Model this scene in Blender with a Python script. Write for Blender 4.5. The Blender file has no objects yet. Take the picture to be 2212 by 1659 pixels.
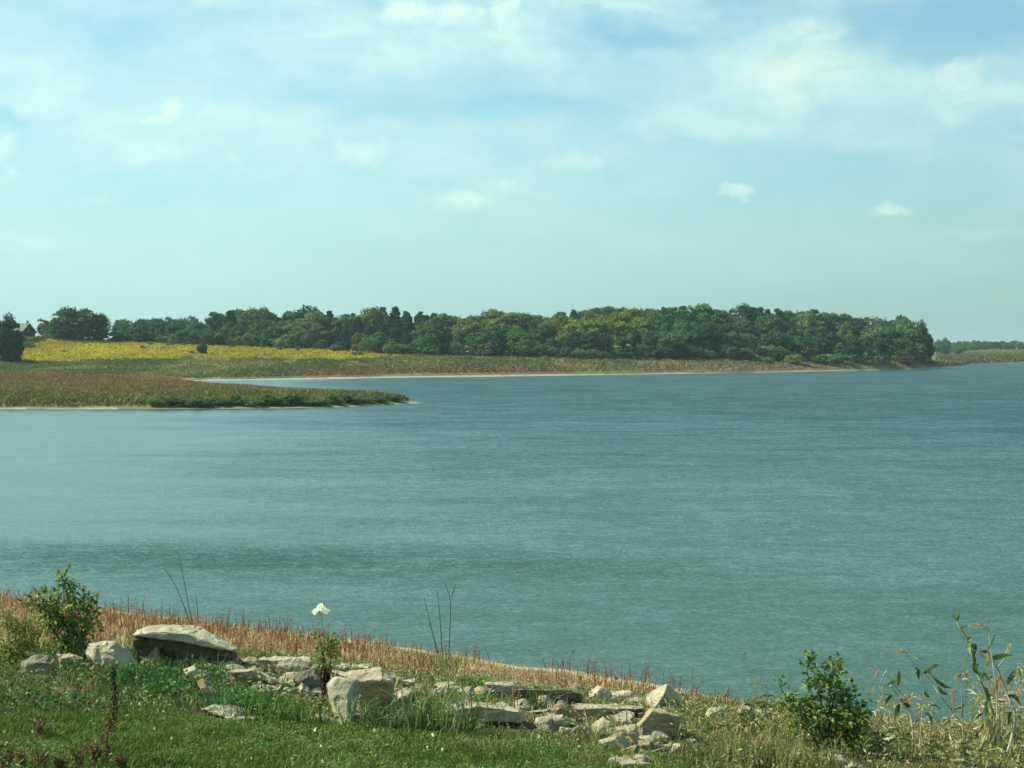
import bpy, bmesh, math, random
import numpy as np
from mathutils import Vector, Matrix, noise as mnoise

# ------------------------------------------------------------------ frame
F, U0, VH, CZ = 3508.0, 1106.0, 750.0, 7.0      # focal length (px), principal column, horizon row, eye height (m)
scene = bpy.context.scene
col = scene.collection
rng = np.random.default_rng(7)
random.seed(7)

# ------------------------------------------------------------------ camera
cam = bpy.data.cameras.new('camera')
cam.sensor_width = 36.0
cam.lens = 36.0 * F / 2212.0
cam.shift_y = -(829.5 - VH) / 2212.0
cam.clip_start = 0.1
cam.clip_end = 80000
camo = bpy.data.objects.new('camera', cam)
camo.location = (0, 0, CZ)
camo.rotation_euler = (math.radians(90), 0, 0)
col.objects.link(camo)
scene.camera = camo

# ------------------------------------------------------------------ sun
SUN = Vector((-0.72, 0.14, 0.66)).normalized()
SUN_EL = math.asin(SUN.z)
SUN_AZ = math.atan2(SUN.x, SUN.y)
sl = bpy.data.lights.new('sun', 'SUN')
sl.energy = 5.0
sl.angle = math.radians(0.53)
sl.color = (1.0, 0.965, 0.80)
so = bpy.data.objects.new('sun', sl)
so.rotation_euler = (-SUN).to_track_quat('-Z', 'Y').to_euler()
so.location = (-40, 0, 60)
col.objects.link(so)

# ------------------------------------------------------------------ view
scene.view_settings.view_transform = 'Standard'
scene.view_settings.look = 'None'
EXPOSURE = 0.50
EXPK = 2.0 ** -EXPOSURE      # cloud brightness is set in picture values
BLUEK = 1.0
scene.view_settings.exposure = EXPOSURE
scene.view_settings.gamma = 1.0
scene.view_settings.use_curve_mapping = False
scene.render.engine = 'CYCLES'
scene.cycles.use_denoising = True
scene.cycles.denoiser = 'OPENIMAGEDENOISE'
scene.cycles.denoising_input_passes = 'RGB_ALBEDO_NORMAL'
scene.cycles.max_bounces = 6
scene.cycles.diffuse_bounces = 2
scene.cycles.glossy_bounces = 2
scene.cycles.transmission_bounces = 2
scene.cycles.transparent_max_bounces = 4
scene.cycles.volume_bounces = 0
scene.cycles.sample_clamp_indirect = 4.0


class NT:
    """short node-tree writer"""
    def __init__(self, tree):
        self.t = tree
        tree.nodes.clear()

    def n(self, typ, **kw):
        nd = self.t.nodes.new(typ)
        for k, v in kw.items():
            setattr(nd, k, v)
        return nd

    def link(self, a, b):
        self.t.links.new(a, b)

    def put(self, sock, v):
        if hasattr(v, 'links') or isinstance(v, bpy.types.NodeSocket):
            self.link(v, sock)
        else:
            sock.default_value = v

    def m(self, op, a, b=None, c=None, clamp=False):
        nd = self.n('ShaderNodeMath', operation=op, use_clamp=clamp)
        self.put(nd.inputs[0], a)
        if b is not None:
            self.put(nd.inputs[1], b)
        if c is not None:
            self.put(nd.inputs[2], c)
        return nd.outputs[0]

    def xyz(self, x, y, z=0.0):
        nd = self.n('ShaderNodeCombineXYZ')
        self.put(nd.inputs[0], x); self.put(nd.inputs[1], y); self.put(nd.inputs[2], z)
        return nd.outputs[0]

    def sep(self, v):
        nd = self.n('ShaderNodeSeparateXYZ')
        self.link(v, nd.inputs[0])
        return nd.outputs

    def vm(self, op, a, b=None):
        nd = self.n('ShaderNodeVectorMath', operation=op)
        self.put(nd.inputs[0], a)
        if b is not None:
            self.put(nd.inputs[3] if op == 'SCALE' else nd.inputs[1], b)
        return nd.outputs[1] if op in ('LENGTH', 'DOT_PRODUCT', 'DISTANCE') else nd.outputs[0]

    def noise(self, vec, scale, detail=4.0, rough=0.5, dist=0.0, color=False, lac=2.0):
        nd = self.n('ShaderNodeTexNoise')
        self.link(vec, nd.inputs['Vector'])
        nd.inputs['Scale'].default_value = scale
        nd.inputs['Detail'].default_value = detail
        nd.inputs['Roughness'].default_value = rough
        nd.inputs['Distortion'].default_value = dist
        nd.inputs['Lacunarity'].default_value = lac
        return nd.outputs['Color'] if color else nd.outputs[0]

    def ramp(self, v, lo, hi, a=0.0, b=1.0, smooth=True):
        nd = self.n('ShaderNodeMapRange')
        nd.interpolation_type = 'SMOOTHSTEP' if smooth else 'LINEAR'
        self.put(nd.inputs[0], v)
        nd.inputs[1].default_value = lo; nd.inputs[2].default_value = hi
        nd.inputs[3].default_value = a; nd.inputs[4].default_value = b
        return nd.outputs[0]

    def mix(self, f, a, b, mode='MIX'):
        nd = self.n('ShaderNodeMix', data_type='RGBA', blend_type=mode)
        self.put(nd.inputs[0], f)
        for s, v in ((nd.inputs[6], a), (nd.inputs[7], b)):
            if isinstance(v, tuple) and len(v) == 3:
                v = (*v, 1.0)
            self.put(s, v)
        return nd.outputs[2]


# ------------------------------------------------------------------ world: sky with drifting cloud
SKY_STRENGTH = 0.12
w = bpy.data.worlds.new('World')
scene.world = w
w.use_nodes = True
w.cycles.sampling_method = 'MANUAL'
w.cycles.sample_map_resolution = 256
N = NT(w.node_tree)
sky = N.n('ShaderNodeTexSky', sky_type='NISHITA')
sky.sun_disc = False
sky.sun_elevation = SUN_EL
sky.sun_rotation = SUN_AZ
sky.altitude = 200
sky.air_density = 1.0
sky.dust_density = 0.6
sky.ozone_density = 1.0
tc = N.n('ShaderNodeTexCoord').outputs['Generated']
sx, sy, sz = N.sep(tc)
az = N.m('ARCTAN2', sx, sy)
el = N.m('ARCTAN2', sz, N.m('SQRT', N.m('ADD', N.m('MULTIPLY', sx, sx), N.m('MULTIPLY', sy, sy))))
SU = N.m('MULTIPLY', az, F / 1000.0)
SV = N.m('MULTIPLY', el, F / 1000.0)
P1 = N.xyz(SU, SV)
# torn edges: the cloud field is warped by two sizes of turbulence
w1 = N.noise(N.xyz(SU, N.m('MULTIPLY', SV, 1.5)), 5.0, 5, .6, color=True)
w2 = N.noise(N.xyz(SU, N.m('MULTIPLY', SV, 1.3)), 17.0, 5, .62, color=True)
o1 = N.vm('MULTIPLY', N.vm('SUBTRACT', w1, (.5, .5, .5)), (.42, .15, 0))
o2 = N.vm('MULTIPLY', N.vm('SUBTRACT', w2, (.5, .5, .5)), (.11, .07, 0))
PS = N.vm('ADD', P1, o1)                                  # for sheets
PC = N.vm('ADD', P1, N.vm('ADD', N.vm('SCALE', o1, .28), o2))   # for heaped cloud


def cloud_bodies(lst, P, lo, hi):
    """cloud bodies at (u, v) with half-sizes, merged"""
    tot = None
    for (u, v, ru, rv, s) in lst:
        nd = N.n('ShaderNodeVectorMath', operation='MULTIPLY_ADD')
        N.link(P, nd.inputs[0])
        nd.inputs[1].default_value = (1000.0 / ru, 1000.0 / rv, 0)
        nd.inputs[2].default_value = (-(u - U0) / ru, -(VH - v) / rv, 0)
        b = N.m('MULTIPLY_ADD', N.vm('LENGTH', nd.outputs[0]), -s, s)
        tot = b if tot is None else N.m('MAXIMUM', tot, b)
    return N.ramp(tot, lo, hi)


n_mid = N.noise(N.xyz(SU, N.m('MULTIPLY', SV, 2.4)), 4.2, 6, 0.56, 0.4)
n_big = N.noise(N.xyz(SU, N.m('MULTIPLY', SV, 3.4)), 1.3, 5, 0.52, 0.3)
veil = N.ramp(N.m('ADD', n_big, N.m('MULTIPLY', N.m('SUBTRACT', n_mid, 0.5), 0.6)), 0.28, 0.66, 0.25, 1.0)
sheets = cloud_bodies([
    (900, 90, 640, 120, 1.0), (420, 290, 560, 150, .8), (60, 210, 360, 120, .9), (1330, 20, 360, 60, .9),
    (1760, 190, 460, 130, 1.0), (1730, 110, 190, 80, .9), (1560, 260, 360, 80, .8), (2100, 245, 220, 80, .9),
    (2100, 500, 380, 60, .5), (560, 30, 300, 50, .8), (1240, 345, 140, 40, .55), (1130, 420, 160, 42, .5),
    (700, 420, 300, 50, .4), (100, 530, 150, 40, .4)], PS, -0.05, .62)
gaps = cloud_bodies([
    (260, 115, 300, 70, .34), (2080, 80, 420, 110, .8), (1340, 92, 250, 46, .6), (900, 228, 330, 46, .42),
    (640, 0, 110, 30, .5), (20, 268, 75, 38, .8), (1560, 430, 460, 130, .35), (1120, 240, 280, 40, .6)], PS, -.02, .62)
cumulus = cloud_bodies([
    (885, 32, 74, 34, .95), (985, 44, 58, 32, .9), (1082, 32, 46, 42, .95), (1060, 85, 150, 60, .5),
    (1720, 165, 190, 92, .85), (1755, 95, 90, 46, .95), (1690, 220, 150, 44, .5), (1810, 135, 130, 54, .5),
    (2045, 192, 70, 46, .95), (2085, 228, 110, 36, .5), (785, 333, 78, 42, .85), (378, 250, 30, 30, .8),
    (348, 268, 26, 20, .65), (335, 342, 100, 30, .5), (515, 358, 46, 34, .45), (1000, 438, 110, 32, .6),
    (1085, 402, 70, 26, .5), (1580, 415, 60, 22, .8), (1905, 466, 64, 20, .75), (15, 330, 60, 54, .75),
    (55, 386, 32, 24, .5), (110, 528, 100, 34, .35), (1250, 344, 110, 26, .35), (245, 440, 80, 22, .3)], PC, 0.0, .66)

low = N.ramp(SV, 0.06, 0.46, 0.14, 1.0)
high = N.ramp(SV, 1.0, 2.4, 1.0, 0.28)
cover = N.m('MULTIPLY', N.m('MULTIPLY', N.m('MAXIMUM', N.m('MULTIPLY', veil, 0.80), sheets), low), high)
cover = N.m('MULTIPLY', cover, N.m('SUBTRACT', 1.0, gaps), clamp=True)
n_wisp = N.noise(N.vm('ADD', N.xyz(SU, N.m('MULTIPLY', SV, 2.0)), N.vm('SCALE', o1, .8)), 6.5, 7, 0.6, 0.6)
cover = N.m('MULTIPLY', cover, N.ramp(n_wisp, .30, .68, .58, 1.0))
cover = N.m('MULTIPLY', cover, 0.92)
# brightness follows the sun side
sunside = N.vm('DOT_PRODUCT', tc, tuple(SUN))
bright = N.ramp(sunside, -0.28, 0.36, 0.86, 1.12, smooth=False)
hbright = N.ramp(sunside, -0.26, 0.30, 0.54, 1.12, smooth=False)
K = EXPK / SKY_STRENGTH
tint = N.mix(1.0, sky.outputs[0], (0.62 * BLUEK, 0.98 * BLUEK, 0.93 * BLUEK), 'MULTIPLY')
haze_col = N.vm('SCALE', (0.405 * K, 0.655 * K, 0.665 * K), hbright)
veil_col = N.vm('SCALE', (0.60 * K, 0.875 * K, 0.85 * K), bright)
cum_col = N.vm('SCALE', (0.76 * K, 0.96 * K, 0.86 * K), bright)
c = N.mix(N.m('MULTIPLY', N.m('EXPONENT', N.m('MULTIPLY', N.m('MAXIMUM', SV, 0.0), -1.7)), .92), tint, haze_col)
c = N.mix(cover, c, veil_col)
c = N.mix(N.m('MULTIPLY', N.m('MULTIPLY', cumulus, N.ramp(n_wisp, .25, .65, .45, 1.0)), 0.72, clamp=True), c, cum_col)
bg = N.n('ShaderNodeBackground')
N.link(c, bg.inputs[0])
bg.inputs[1].default_value = SKY_STRENGTH
out = N.n('ShaderNodeOutputWorld')
N.link(bg.outputs[0], out.inputs[0])


# ------------------------------------------------------------------ helpers
def tag(o, label=None, cat=None, group=None, kind=None):
    if label: o['label'] = label
    if cat: o['category'] = cat
    if group: o['group'] = group
    if kind: o['kind'] = kind
    return o


def empty(name, loc=(0, 0, 0)):
    o = bpy.data.objects.new(name, None)
    o.empty_display_size = 0.2
    o.location = loc
    col.objects.link(o)
    return o


def npmesh(name, V, faces, C=None, smooth=False):
    """V (n,3); faces: list of int arrays (m,k)"""
    me = bpy.data.meshes.new(name)
    V = np.asarray(V, np.float32)
    me.vertices.add(len(V))
    me.vertices.foreach_set('co', V.ravel())
    loops = np.concatenate([np.asarray(f, np.int32).ravel() for f in faces])
    tot = np.concatenate([np.full(len(f), np.asarray(f).shape[1], np.int32) for f in faces])
    start = np.concatenate([[0], np.cumsum(tot)[:-1]]).astype(np.int32)
    me.loops.add(len(loops))
    me.loops.foreach_set('vertex_index', loops)
    me.polygons.add(len(tot))
    me.polygons.foreach_set('loop_start', start)
    me.polygons.foreach_set('loop_total', tot)
    if smooth:
        me.polygons.foreach_set('use_smooth', np.ones(len(tot), bool))
    me.update(calc_edges=True)
    if C is not None:
        a = me.color_attributes.new('Col', 'FLOAT_COLOR', 'POINT')
        C = np.asarray(C, np.float32)
        rgba = np.ones((len(V), 4), np.float32)
        rgba[:, :3] = np.clip(C[:, :3], 0, 1)
        a.data.foreach_set('color', rgba.ravel())
    return me


def mesh_obj(name, me, mat, parent=None, loc=None):
    o = bpy.data.objects.new(name, me)
    if mat is not None and not me.materials:
        me.materials.append(mat)
    col.objects.link(o)
    if loc is not None: o.location = loc
    if parent is not None: o.parent = parent
    return o


def hashn(ix, iy, seed):
    n = (ix.astype(np.int64) * 374761393 + iy.astype(np.int64) * 668265263 + seed * 974634777) & 0x7fffffff
    n = (n ^ (n >> 13)) * 1274126177 & 0x7fffffff
    n = n ^ (n >> 16)
    return (n & 0xffff) / 65535.0


def vnoise(x, y, seed=0):
    ix, iy = np.floor(x), np.floor(y)
    fx, fy = x - ix, y - iy
    fx = fx * fx * (3 - 2 * fx); fy = fy * fy * (3 - 2 * fy)
    a = hashn(ix, iy, seed); b = hashn(ix + 1, iy, seed)
    c_ = hashn(ix, iy + 1, seed); d = hashn(ix + 1, iy + 1, seed)
    return (a * (1 - fx) + b * fx) * (1 - fy) + (c_ * (1 - fx) + d * fx) * fy


def fbm(x, y, seed=0, oct=4):
    s, a, t = 0, 0.5, 0
    for i in range(oct):
        s = s + a * vnoise(x * 2 ** i, y * 2 ** i, seed + i * 17)
        t += a; a *= 0.5
    return s / t


def sstep(x, a, b):
    t = np.clip((x - a) / (b - a), 0, 1)
    return t * t * (3 - 2 * t)


def lerp(a, b, t):
    t = np.asarray(t)[..., None]
    return a * (1 - t) + b * t


# ------------------------------------------------------------------ terrain
def h_near(x, y):
    t = (35.85 - (y + 0.70 * x)) / 1.22
    t = t + 0.9 * (vnoise(x * 0.16 + 3, y * 0.16, 5) - 0.5) * np.clip(1 - np.abs(t) / 12, 0, 1)
    t = t + .4 * (vnoise(x * .8, y * .8, 6) - 0.5) * np.clip(1 - np.abs(t) / 4, 0, 1)
    z = np.interp(t, [-40, -5, 0, 3, 6, 9, 11, 14, 20, 24, 29, 60], [-3, -.8, 0, .45, 1.0, 1.65, 1.95, 2.3, 2.75, 3.6, 5.3, 5.5])
    z = z + 0.12 * (fbm(x * 0.9, y * 0.9, 11, 3) - 0.5) * np.clip(t / 3, 0, 1)
    return z, t


def wpt(u, v, z=0.0):
    d = (CZ - z) * F / (v - VH)
    return ((u - U0) / F * d, d)


SPIT = [wpt(-900, 884), wpt(0, 884), wpt(200, 884), wpt(420, 883), wpt(600, 882), wpt(720, 880), wpt(830, 874.5), wpt(880, 872), wpt(921, 870),
        (-13.6, 209), (-21, 222), (-33, 248), (-47, 272), (-60, 296), (-66, 330), (-75, 420), (-420, 420)]
SPIT = np.array(SPIT)


def poly_sd(x, y, poly):
    """signed distance, positive inside"""
    shape = np.shape(x)
    x = np.ravel(x); y = np.ravel(y)
    dmin = np.full(x.shape, 1e18)
    inside = np.zeros(x.shape, bool)
    n = len(poly)
    for i in range(n):
        ax, ay = poly[i]; bx, by = poly[(i + 1) % n]
        ex, ey = bx - ax, by - ay
        t = np.clip(((x - ax) * ex + (y - ay) * ey) / (ex * ex + ey * ey), 0, 1)
        dmin = np.minimum(dmin, (x - ax - t * ex) ** 2 + (y - ay - t * ey) ** 2)
        cr = (ay > y) != (by > y)
        xi = ex * (y - ay) / (ey if ey != 0 else 1e-9) + ax
        inside ^= cr & (x < xi)
    d = np.sqrt(dmin)
    return np.where(inside, d, -d).reshape(shape)


# main shore: depth of the waterline, depth and height of the wood's edge, along image columns
COL_U = [-700, 0, 117, 232, 327, 425, 546, 736, 887, 1091, 1233, 1370, 1600, 1876, 1990, 2024, 2036, 2078, 2086, 2140, 2212, 2600]
COL_S = [341, 341, 341, 341, 341, 341, 346, 360, 377, 389, 402, 417, 442, 487, 508, 521, 575, 614, 668, 702, 744, 850]
COL_D = [490, 490, 490, 492, 488, 482, 475, 462, 453, 448, 449, 455, 475, 500, 515, 530, 640, 700, 900, 1200, 1200, 1300]
COL_E = [9.8, 9.8, 9.8, 9.1, 8.4, 7.8, 7.2, 6.15, 5.1, 4.6, 4.3, 4.1, 3.8, 2.7, 2.3, 2.0, 2.2, 2.5, 3.6, 4.9, 4.9, 5.2]


def edge_depth(u): return np.interp(u, COL_U, COL_D)


def h_far(x, y):
    ys = np.maximum(y, 60.0)
    u = U0 + F * x / ys
    S = np.interp(u, COL_U, COL_S) + 2.5 * (vnoise(x * 0.05, y * 0.02, 3) - 0.5)
    D = np.interp(u, COL_U, COL_D); E = np.interp(u, COL_U, COL_E)
    dd = y - S
    f = np.clip(dd / np.maximum(D - S, 1), 0, 1)
    # beach step, then a slope up to the wood's edge; the left hill rises late
    left = np.clip((900 - u) / 500, 0, 1)
    prof = np.where(f < 1, (1 - left) * f ** 0.85 + left * (0.30 * f + 0.70 * f ** 1.6), 1)
    z = np.minimum(dd * 0.13, 0.42) + np.maximum(E - 0.42, 0) * prof
    back = np.clip((y - D) / 110, 0, 1)
    rise = np.interp(u, [-700, 235, 600, 900, 1150, 1500, 1750, 1900, 1990, 2040], [0.2, 0.2, 1.5, 3, 6, 8, 7, 4, 2, 0])
    z = z + rise * back * (2 - back)
    z = z + 0.5 * (fbm(x * 0.06, y * 0.03, 21, 3) - 0.5) * sstep(dd, 6, 40)
    z = np.where(dd < 0, np.maximum(dd * 0.08, -3), z)
    sd = poly_sd(x, y, SPIT)
    sd = sd + 1.6 * (vnoise(x * 0.12, y * 0.06, 9) - 0.5) * np.clip(np.abs(sd) / 2, 0, 1)
    zs = np.interp(sd, [-40, 0, 1, 4, 10, 25, 70], [-3, 0, .16, .75, 1.25, 1.55, 1.75])
    zs = zs + 0.25 * (fbm(x * 0.08, y * 0.05, 31, 3) - 0.5) * sstep(sd, 2, 8)
    z = np.maximum(z, zs)
    return np.where(y < 100, -3.0, z)


def height(x, y):
    x = np.asarray(x, float); y = np.asarray(y, float)
    zn, t = h_near(x, y)
    return np.maximum(zn, h_far(x, y))


_DS = np.concatenate([np.arange(8, 60, 0.02), np.arange(60, 170, 1.0), np.arange(170, 1500, 0.5)])


def hit(u, v, dmin=8.0):
    """where the line of sight through (u, v) meets the ground"""
    d = _DS[_DS >= dmin]
    x = (u - U0) / F * d
    z = CZ + (VH - v) / F * d
    g = height(x, d)
    k = np.argmax(g >= z)
    if g[k] < z[k]:
        k = len(d) - 1
    return Vector((x[k], d[k], g[k]))


def at(u, v, d):
    return Vector(((u - U0) / F * d, d, CZ + (VH - v) / F * d))


def proj(x, y, z):
    y = np.maximum(y, 1.0)
    return U0 + F * x / y, VH + F * (CZ - z) / y


# colours of the land by zone (base colours, linear)
C_ = lambda *a: np.array(a, float)
YELLOW = C_(.30, .235, .026); OLIVE = C_(.125, .125, .050); GREEN = C_(.075, .10, .040); RED = C_(.135, .076, .044)
TAN = C_(.26, .20, .115); SAND = C_(.33, .30, .205); BROWNGRASS = C_(.155, .105, .060)
YTOP_U = [0, 60, 117, 232, 327, 425, 546, 736, 887, 960]
YBOT_V = [780, 782, 783, 778, 778, 779, 776, 777, 772, 766]


def far_color(x, y, z):
    u, v = proj(x, y, z)
    n1 = fbm(x * 0.045, y * 0.022, 41, 4); n2 = fbm(x * 0.16, y * 0.05, 47, 3); n3 = vnoise(x * 0.9, y * 0.4, 53)
    S = np.interp(u, COL_U, COL_S)
    dd = y - S
    c_ = lerp(np.broadcast_to(OLIVE, x.shape + (3,)), np.broadcast_to(GREEN, x.shape + (3,)), sstep(n1, .42, .62))
    # upper meadow: paler straw wisps
    c_ = lerp(c_, TAN, 0.45 * sstep(n2, .55, .75))
    # red-brown sward near the main shore
    rb = sstep(v, 786, 799) * sstep(u, 560, 760)
    rb = rb * sstep(n1 + 0.5 * (n2 - .5), .36, .60)
    c_ = lerp(c_, RED, np.clip(rb * 1.0, 0, .85))
    # tan wash on the right
    tr = sstep(u, 1330, 1560) * sstep(v, 782, 794) * (0.35 + 0.5 * n2)
    c_ = lerp(c_, BROWNGRASS * 1.25, np.clip(tr, 0, .8))
    # far right meadow
    fr = sstep(u, 2022, 2040)
    c_ = lerp(c_, lerp(np.broadcast_to(C_(.12, .13, .05), c_.shape), np.broadcast_to(C_(.090, .080, .040), c_.shape), sstep(v, 763, 770)), fr * .97)
    # goldenrod field
    yb = np.interp(u, YTOP_U, YBOT_V)
    yf = sstep(yb - v + 5 * (n2 - .5), 0, 2.5) * sstep(u, 24, 60) * (1 - sstep(u, 840, 950))
    yf = yf * sstep(n2 + .35 * n3 + .05, .30, .56) * np.clip((edge_depth(u) + 6 - y) / 6, 0, 1)
    intr = np.exp(-((u - 430) / 42) ** 2 - ((v - 777) / 7) ** 2)
    yf = yf * (1 - intr)
    c_ = lerp(c_, YELLOW * (0.75 + 0.5 * n1)[..., None], np.clip(yf, 0, .95))
    # spit
    sd = poly_sd(x, y, SPIT)
    sp = (sd > 0) & (y < 345)
    n4 = fbm(x * 0.06 + 9, y * 0.03, 61, 4)
    sc = lerp(np.broadcast_to(C_(.126, .116, .047), c_.shape), np.broadcast_to(C_(.098, .112, .042), c_.shape), sstep(n2, .4, .6))
    sred = 1 - sstep(v, 834, 852)
    sc = lerp(sc, C_(.150, .084, .040), np.clip(sred * sstep(n4, .22, .46), 0, .9))
    sc = lerp(sc, TAN * 0.9, 0.8 * np.exp(-((u - 430) / 110) ** 2 - ((v - 815) / 5) ** 2))
    c_ = np.where(sp[..., None], sc, c_)
    # sand at the waterline
    near_w = np.where(sp, sd, dd)
    bw = np.where(sp, .5 + 1.0 * (sstep(u, 820, 890) + (1 - sstep(u, 150, 330)) * .5), (.5 + .8 * n2) * (.5 + .7 * sstep(u, 900, 1700)))
    sandm = (1 - sstep(near_w, bw * .75, bw * 1.1)) * np.where(sp, .8 * np.maximum(1 - sstep(u, 250, 360), sstep(u, 820, 880)), 1.0)
    sandm = np.where(u > 2040, sandm * 0.5, sandm)
    c_ = lerp(c_, np.where(sp[..., None], SAND * .5, SAND), sandm)
    return c_ * (0.82 + 0.36 * n3)[..., None]


LAWN_U = [-300, 0, 250, 450, 700, 900, 1100, 1300, 1500, 1560, 3000]
LAWN_V = [1545, 1545, 1535, 1552, 1572, 1585, 1595, 1622, 1655, 1740, 2600]


def lawn_mask(u, v, x, y):
    return sstep(v - np.interp(u, LAWN_U, LAWN_V) + 26 * (fbm(x * 1.1, y * 1.1, 71, 3) - .5), -6, 8)


ROCK_U = [-300, 0, 180, 520, 850, 1200, 1500, 1900, 2212, 2600]
ROCK_V = [1395, 1398, 1398, 1408, 1448, 1492, 1508, 1545, 1570, 1600]


def rough_mask(u, v, x, y):
    return sstep(v - np.interp(u, ROCK_U, ROCK_V) + 40 * (fbm(x * .8, y * .8, 73, 3) - .5), -12, 14)


def heap_mask(u, v):
    """stony ground where the riprap lies thickest"""
    return np.clip(np.exp(-np.abs((u - 1290) / 240) ** 4 - np.abs((v - 1556) / 52) ** 4) + np.exp(-np.abs((u - 570) / 170) ** 4 - np.abs((v - 1472) / 40) ** 4) + .7 * np.exp(-np.abs((u - 860) / 120) ** 4 - np.abs((v - 1490) / 40) ** 4), 0, 1)


def near_color(x, y, z, t):
    u, v = proj(x, y, z)
    n1 = fbm(x * 1.4, y * 1.4, 81, 4); n2 = vnoise(x * 9, y * 9, 83)
    dry = lerp(np.broadcast_to(C_(.24, .165, .085), x.shape + (3,)), np.broadcast_to(C_(.17, .085, .045), x.shape + (3,)), sstep(n1, .4, .65))
    dry = lerp(dry, C_(.40, .34, .22), .8 * sstep(n1, .56, .66))
    sand = 1 - sstep(t, .2, .8)
    dry = lerp(dry, C_(.42, .34, .21), sand)
    wet = 1 - sstep(t, .05, .35)
    dry = lerp(dry, C_(.20, .165, .105), wet)
    rough = lerp(np.broadcast_to(C_(.055, .055, .025), x.shape + (3,)), np.broadcast_to(C_(.10, .085, .040), x.shape + (3,)), n1)
    lawn = lerp(np.broadcast_to(C_(.030, .046, .014), x.shape + (3,)), np.broadcast_to(C_(.055, .075, .020), x.shape + (3,)), n1)
    rough = lerp(rough, lerp(np.broadcast_to(C_(.19, .155, .10), rough.shape), np.broadcast_to(C_(.07, .062, .042), rough.shape), sstep(n1, .35, .62)), heap_mask(u, v) * .9)
    c_ = lerp(dry, rough, rough_mask(u, v, x, y))
    lm = np.where(y < 12, 1.0, lawn_mask(u, v, x, y))
    c_ = lerp(c_, lawn, lm)
    return c_ * (.8 + .4 * n2)[..., None]


a_in = np.radians(np.linspace(-20.5, 20.5, 400))
a_out = np.radians(np.concatenate([np.linspace(21.5, 60, 36), np.linspace(63, 180, 40)]))
a_list = np.concatenate([-a_out[::-1], a_in, a_out])
r_near = np.concatenate([np.linspace(0.6, 14, 24, endpoint=False), np.arange(14, 50, .22), np.linspace(50, 168, 14, endpoint=False)])
off = np.concatenate([np.arange(-3, 4, .28), np.geomspace(4.2, 240, 78)])      # fine rows along the far waterline
cols = []
for a_ in a_list:
    ac = min(max(a_, -math.radians(55)), math.radians(55))
    Sr = float(np.interp(U0 + F * math.tan(ac), COL_U, COL_S)) / math.cos(ac)
    cols.append(np.concatenate([r_near, np.linspace(168, Sr - 3.3, 104), Sr + off, np.geomspace(Sr + 250, 40000, 60)]))
R = np.array(cols).T
A = np.broadcast_to(a_list, R.shape)
GX, GY = R * np.sin(A), R * np.cos(A)
GZn, GT = h_near(GX, GY)
GZ = np.maximum(GZn, h_far(GX, GY))
colr = np.where((GZn >= h_far(GX, GY))[..., None], near_color(GX, GY, GZ, GT), far_color(GX, GY, GZ))
nr, na = R.shape
idx = np.arange(nr * na).reshape(nr, na)
quads = np.stack([idx[:-1, :-1], idx[1:, :-1], idx[1:, 1:], idx[:-1, 1:]], -1).reshape(-1, 4)[:, ::-1]
V = np.stack([GX, GY, GZ], -1).reshape(-1, 3)

gm = bpy.data.materials.new('land')
gm.use_nodes = True
n = NT(gm.node_tree)
att = n.n('ShaderNodeAttribute', attribute_name='Col')
geo = n.n('ShaderNodeNewGeometry')
gn = n.noise(geo.outputs['Position'], 6.0, 6, .65)
cc = n.mix(1.0, att.outputs['Color'], n.mix(gn, (.75, .75, .75), (1.6, 1.6, 1.6)), 'MULTIPLY')
bs = n.n('ShaderNodeBsdfPrincipled')
n.link(cc, bs.inputs['Base Color'])
bs.inputs['Roughness'].default_value = .95
bs.inputs['Specular IOR Level'].default_value = .15
bp = n.n('ShaderNodeBump'); bp.inputs['Strength'].default_value = .6; bp.inputs['Distance'].default_value = .05
n.link(n.noise(geo.outputs['Position'], 9.0, 5, .6), bp.inputs['Height'])
n.link(bp.outputs[0], bs.inputs['Normal'])
o_ = n.n('ShaderNodeOutputMaterial'); n.link(bs.outputs[0], o_.inputs[0])
ground = mesh_obj('ground', npmesh('ground', V, [quads], colr.reshape(-1, 3), smooth=True), gm)
tag(ground, kind='structure')
ground['label'] = 'lake shore ground from near grassy bank to far meadow'

# ------------------------------------------------------------------ water
wm = bpy.data.materials.new('lake_water')
wm.use_nodes = True
n = NT(wm.node_tree)
geo = n.n('ShaderNodeNewGeometry')
pos = geo.outputs['Position']
px, py, pz = n.sep(pos)
# gusts: broad streaks lying across the wind
gp = n.xyz(n.m('MULTIPLY', px, 0.016), n.m('MULTIPLY', py, 0.055))
g1 = n.noise(gp, 1.0, 4, .55, .6)
gp2 = n.xyz(n.m('MULTIPLY', px, 0.05), n.m('MULTIPLY', py, 0.22))
g2 = n.noise(gp2, 1.0, 3, .55, .4)
# calm water lies in the lee at the left
lee = n.ramp(n.m('ADD', px, n.m('MULTIPLY', py, 0.10)), -26, 14, 1.0, 0.0)
calm = n.m('ADD', n.m('MULTIPLY', lee, .92), n.m('MULTIPLY', n.m('SUBTRACT', g1, .5), 1.1))
calm = n.m('ADD', calm, n.m('MULTIPLY', n.m('SUBTRACT', g2, .5), .45))
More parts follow.
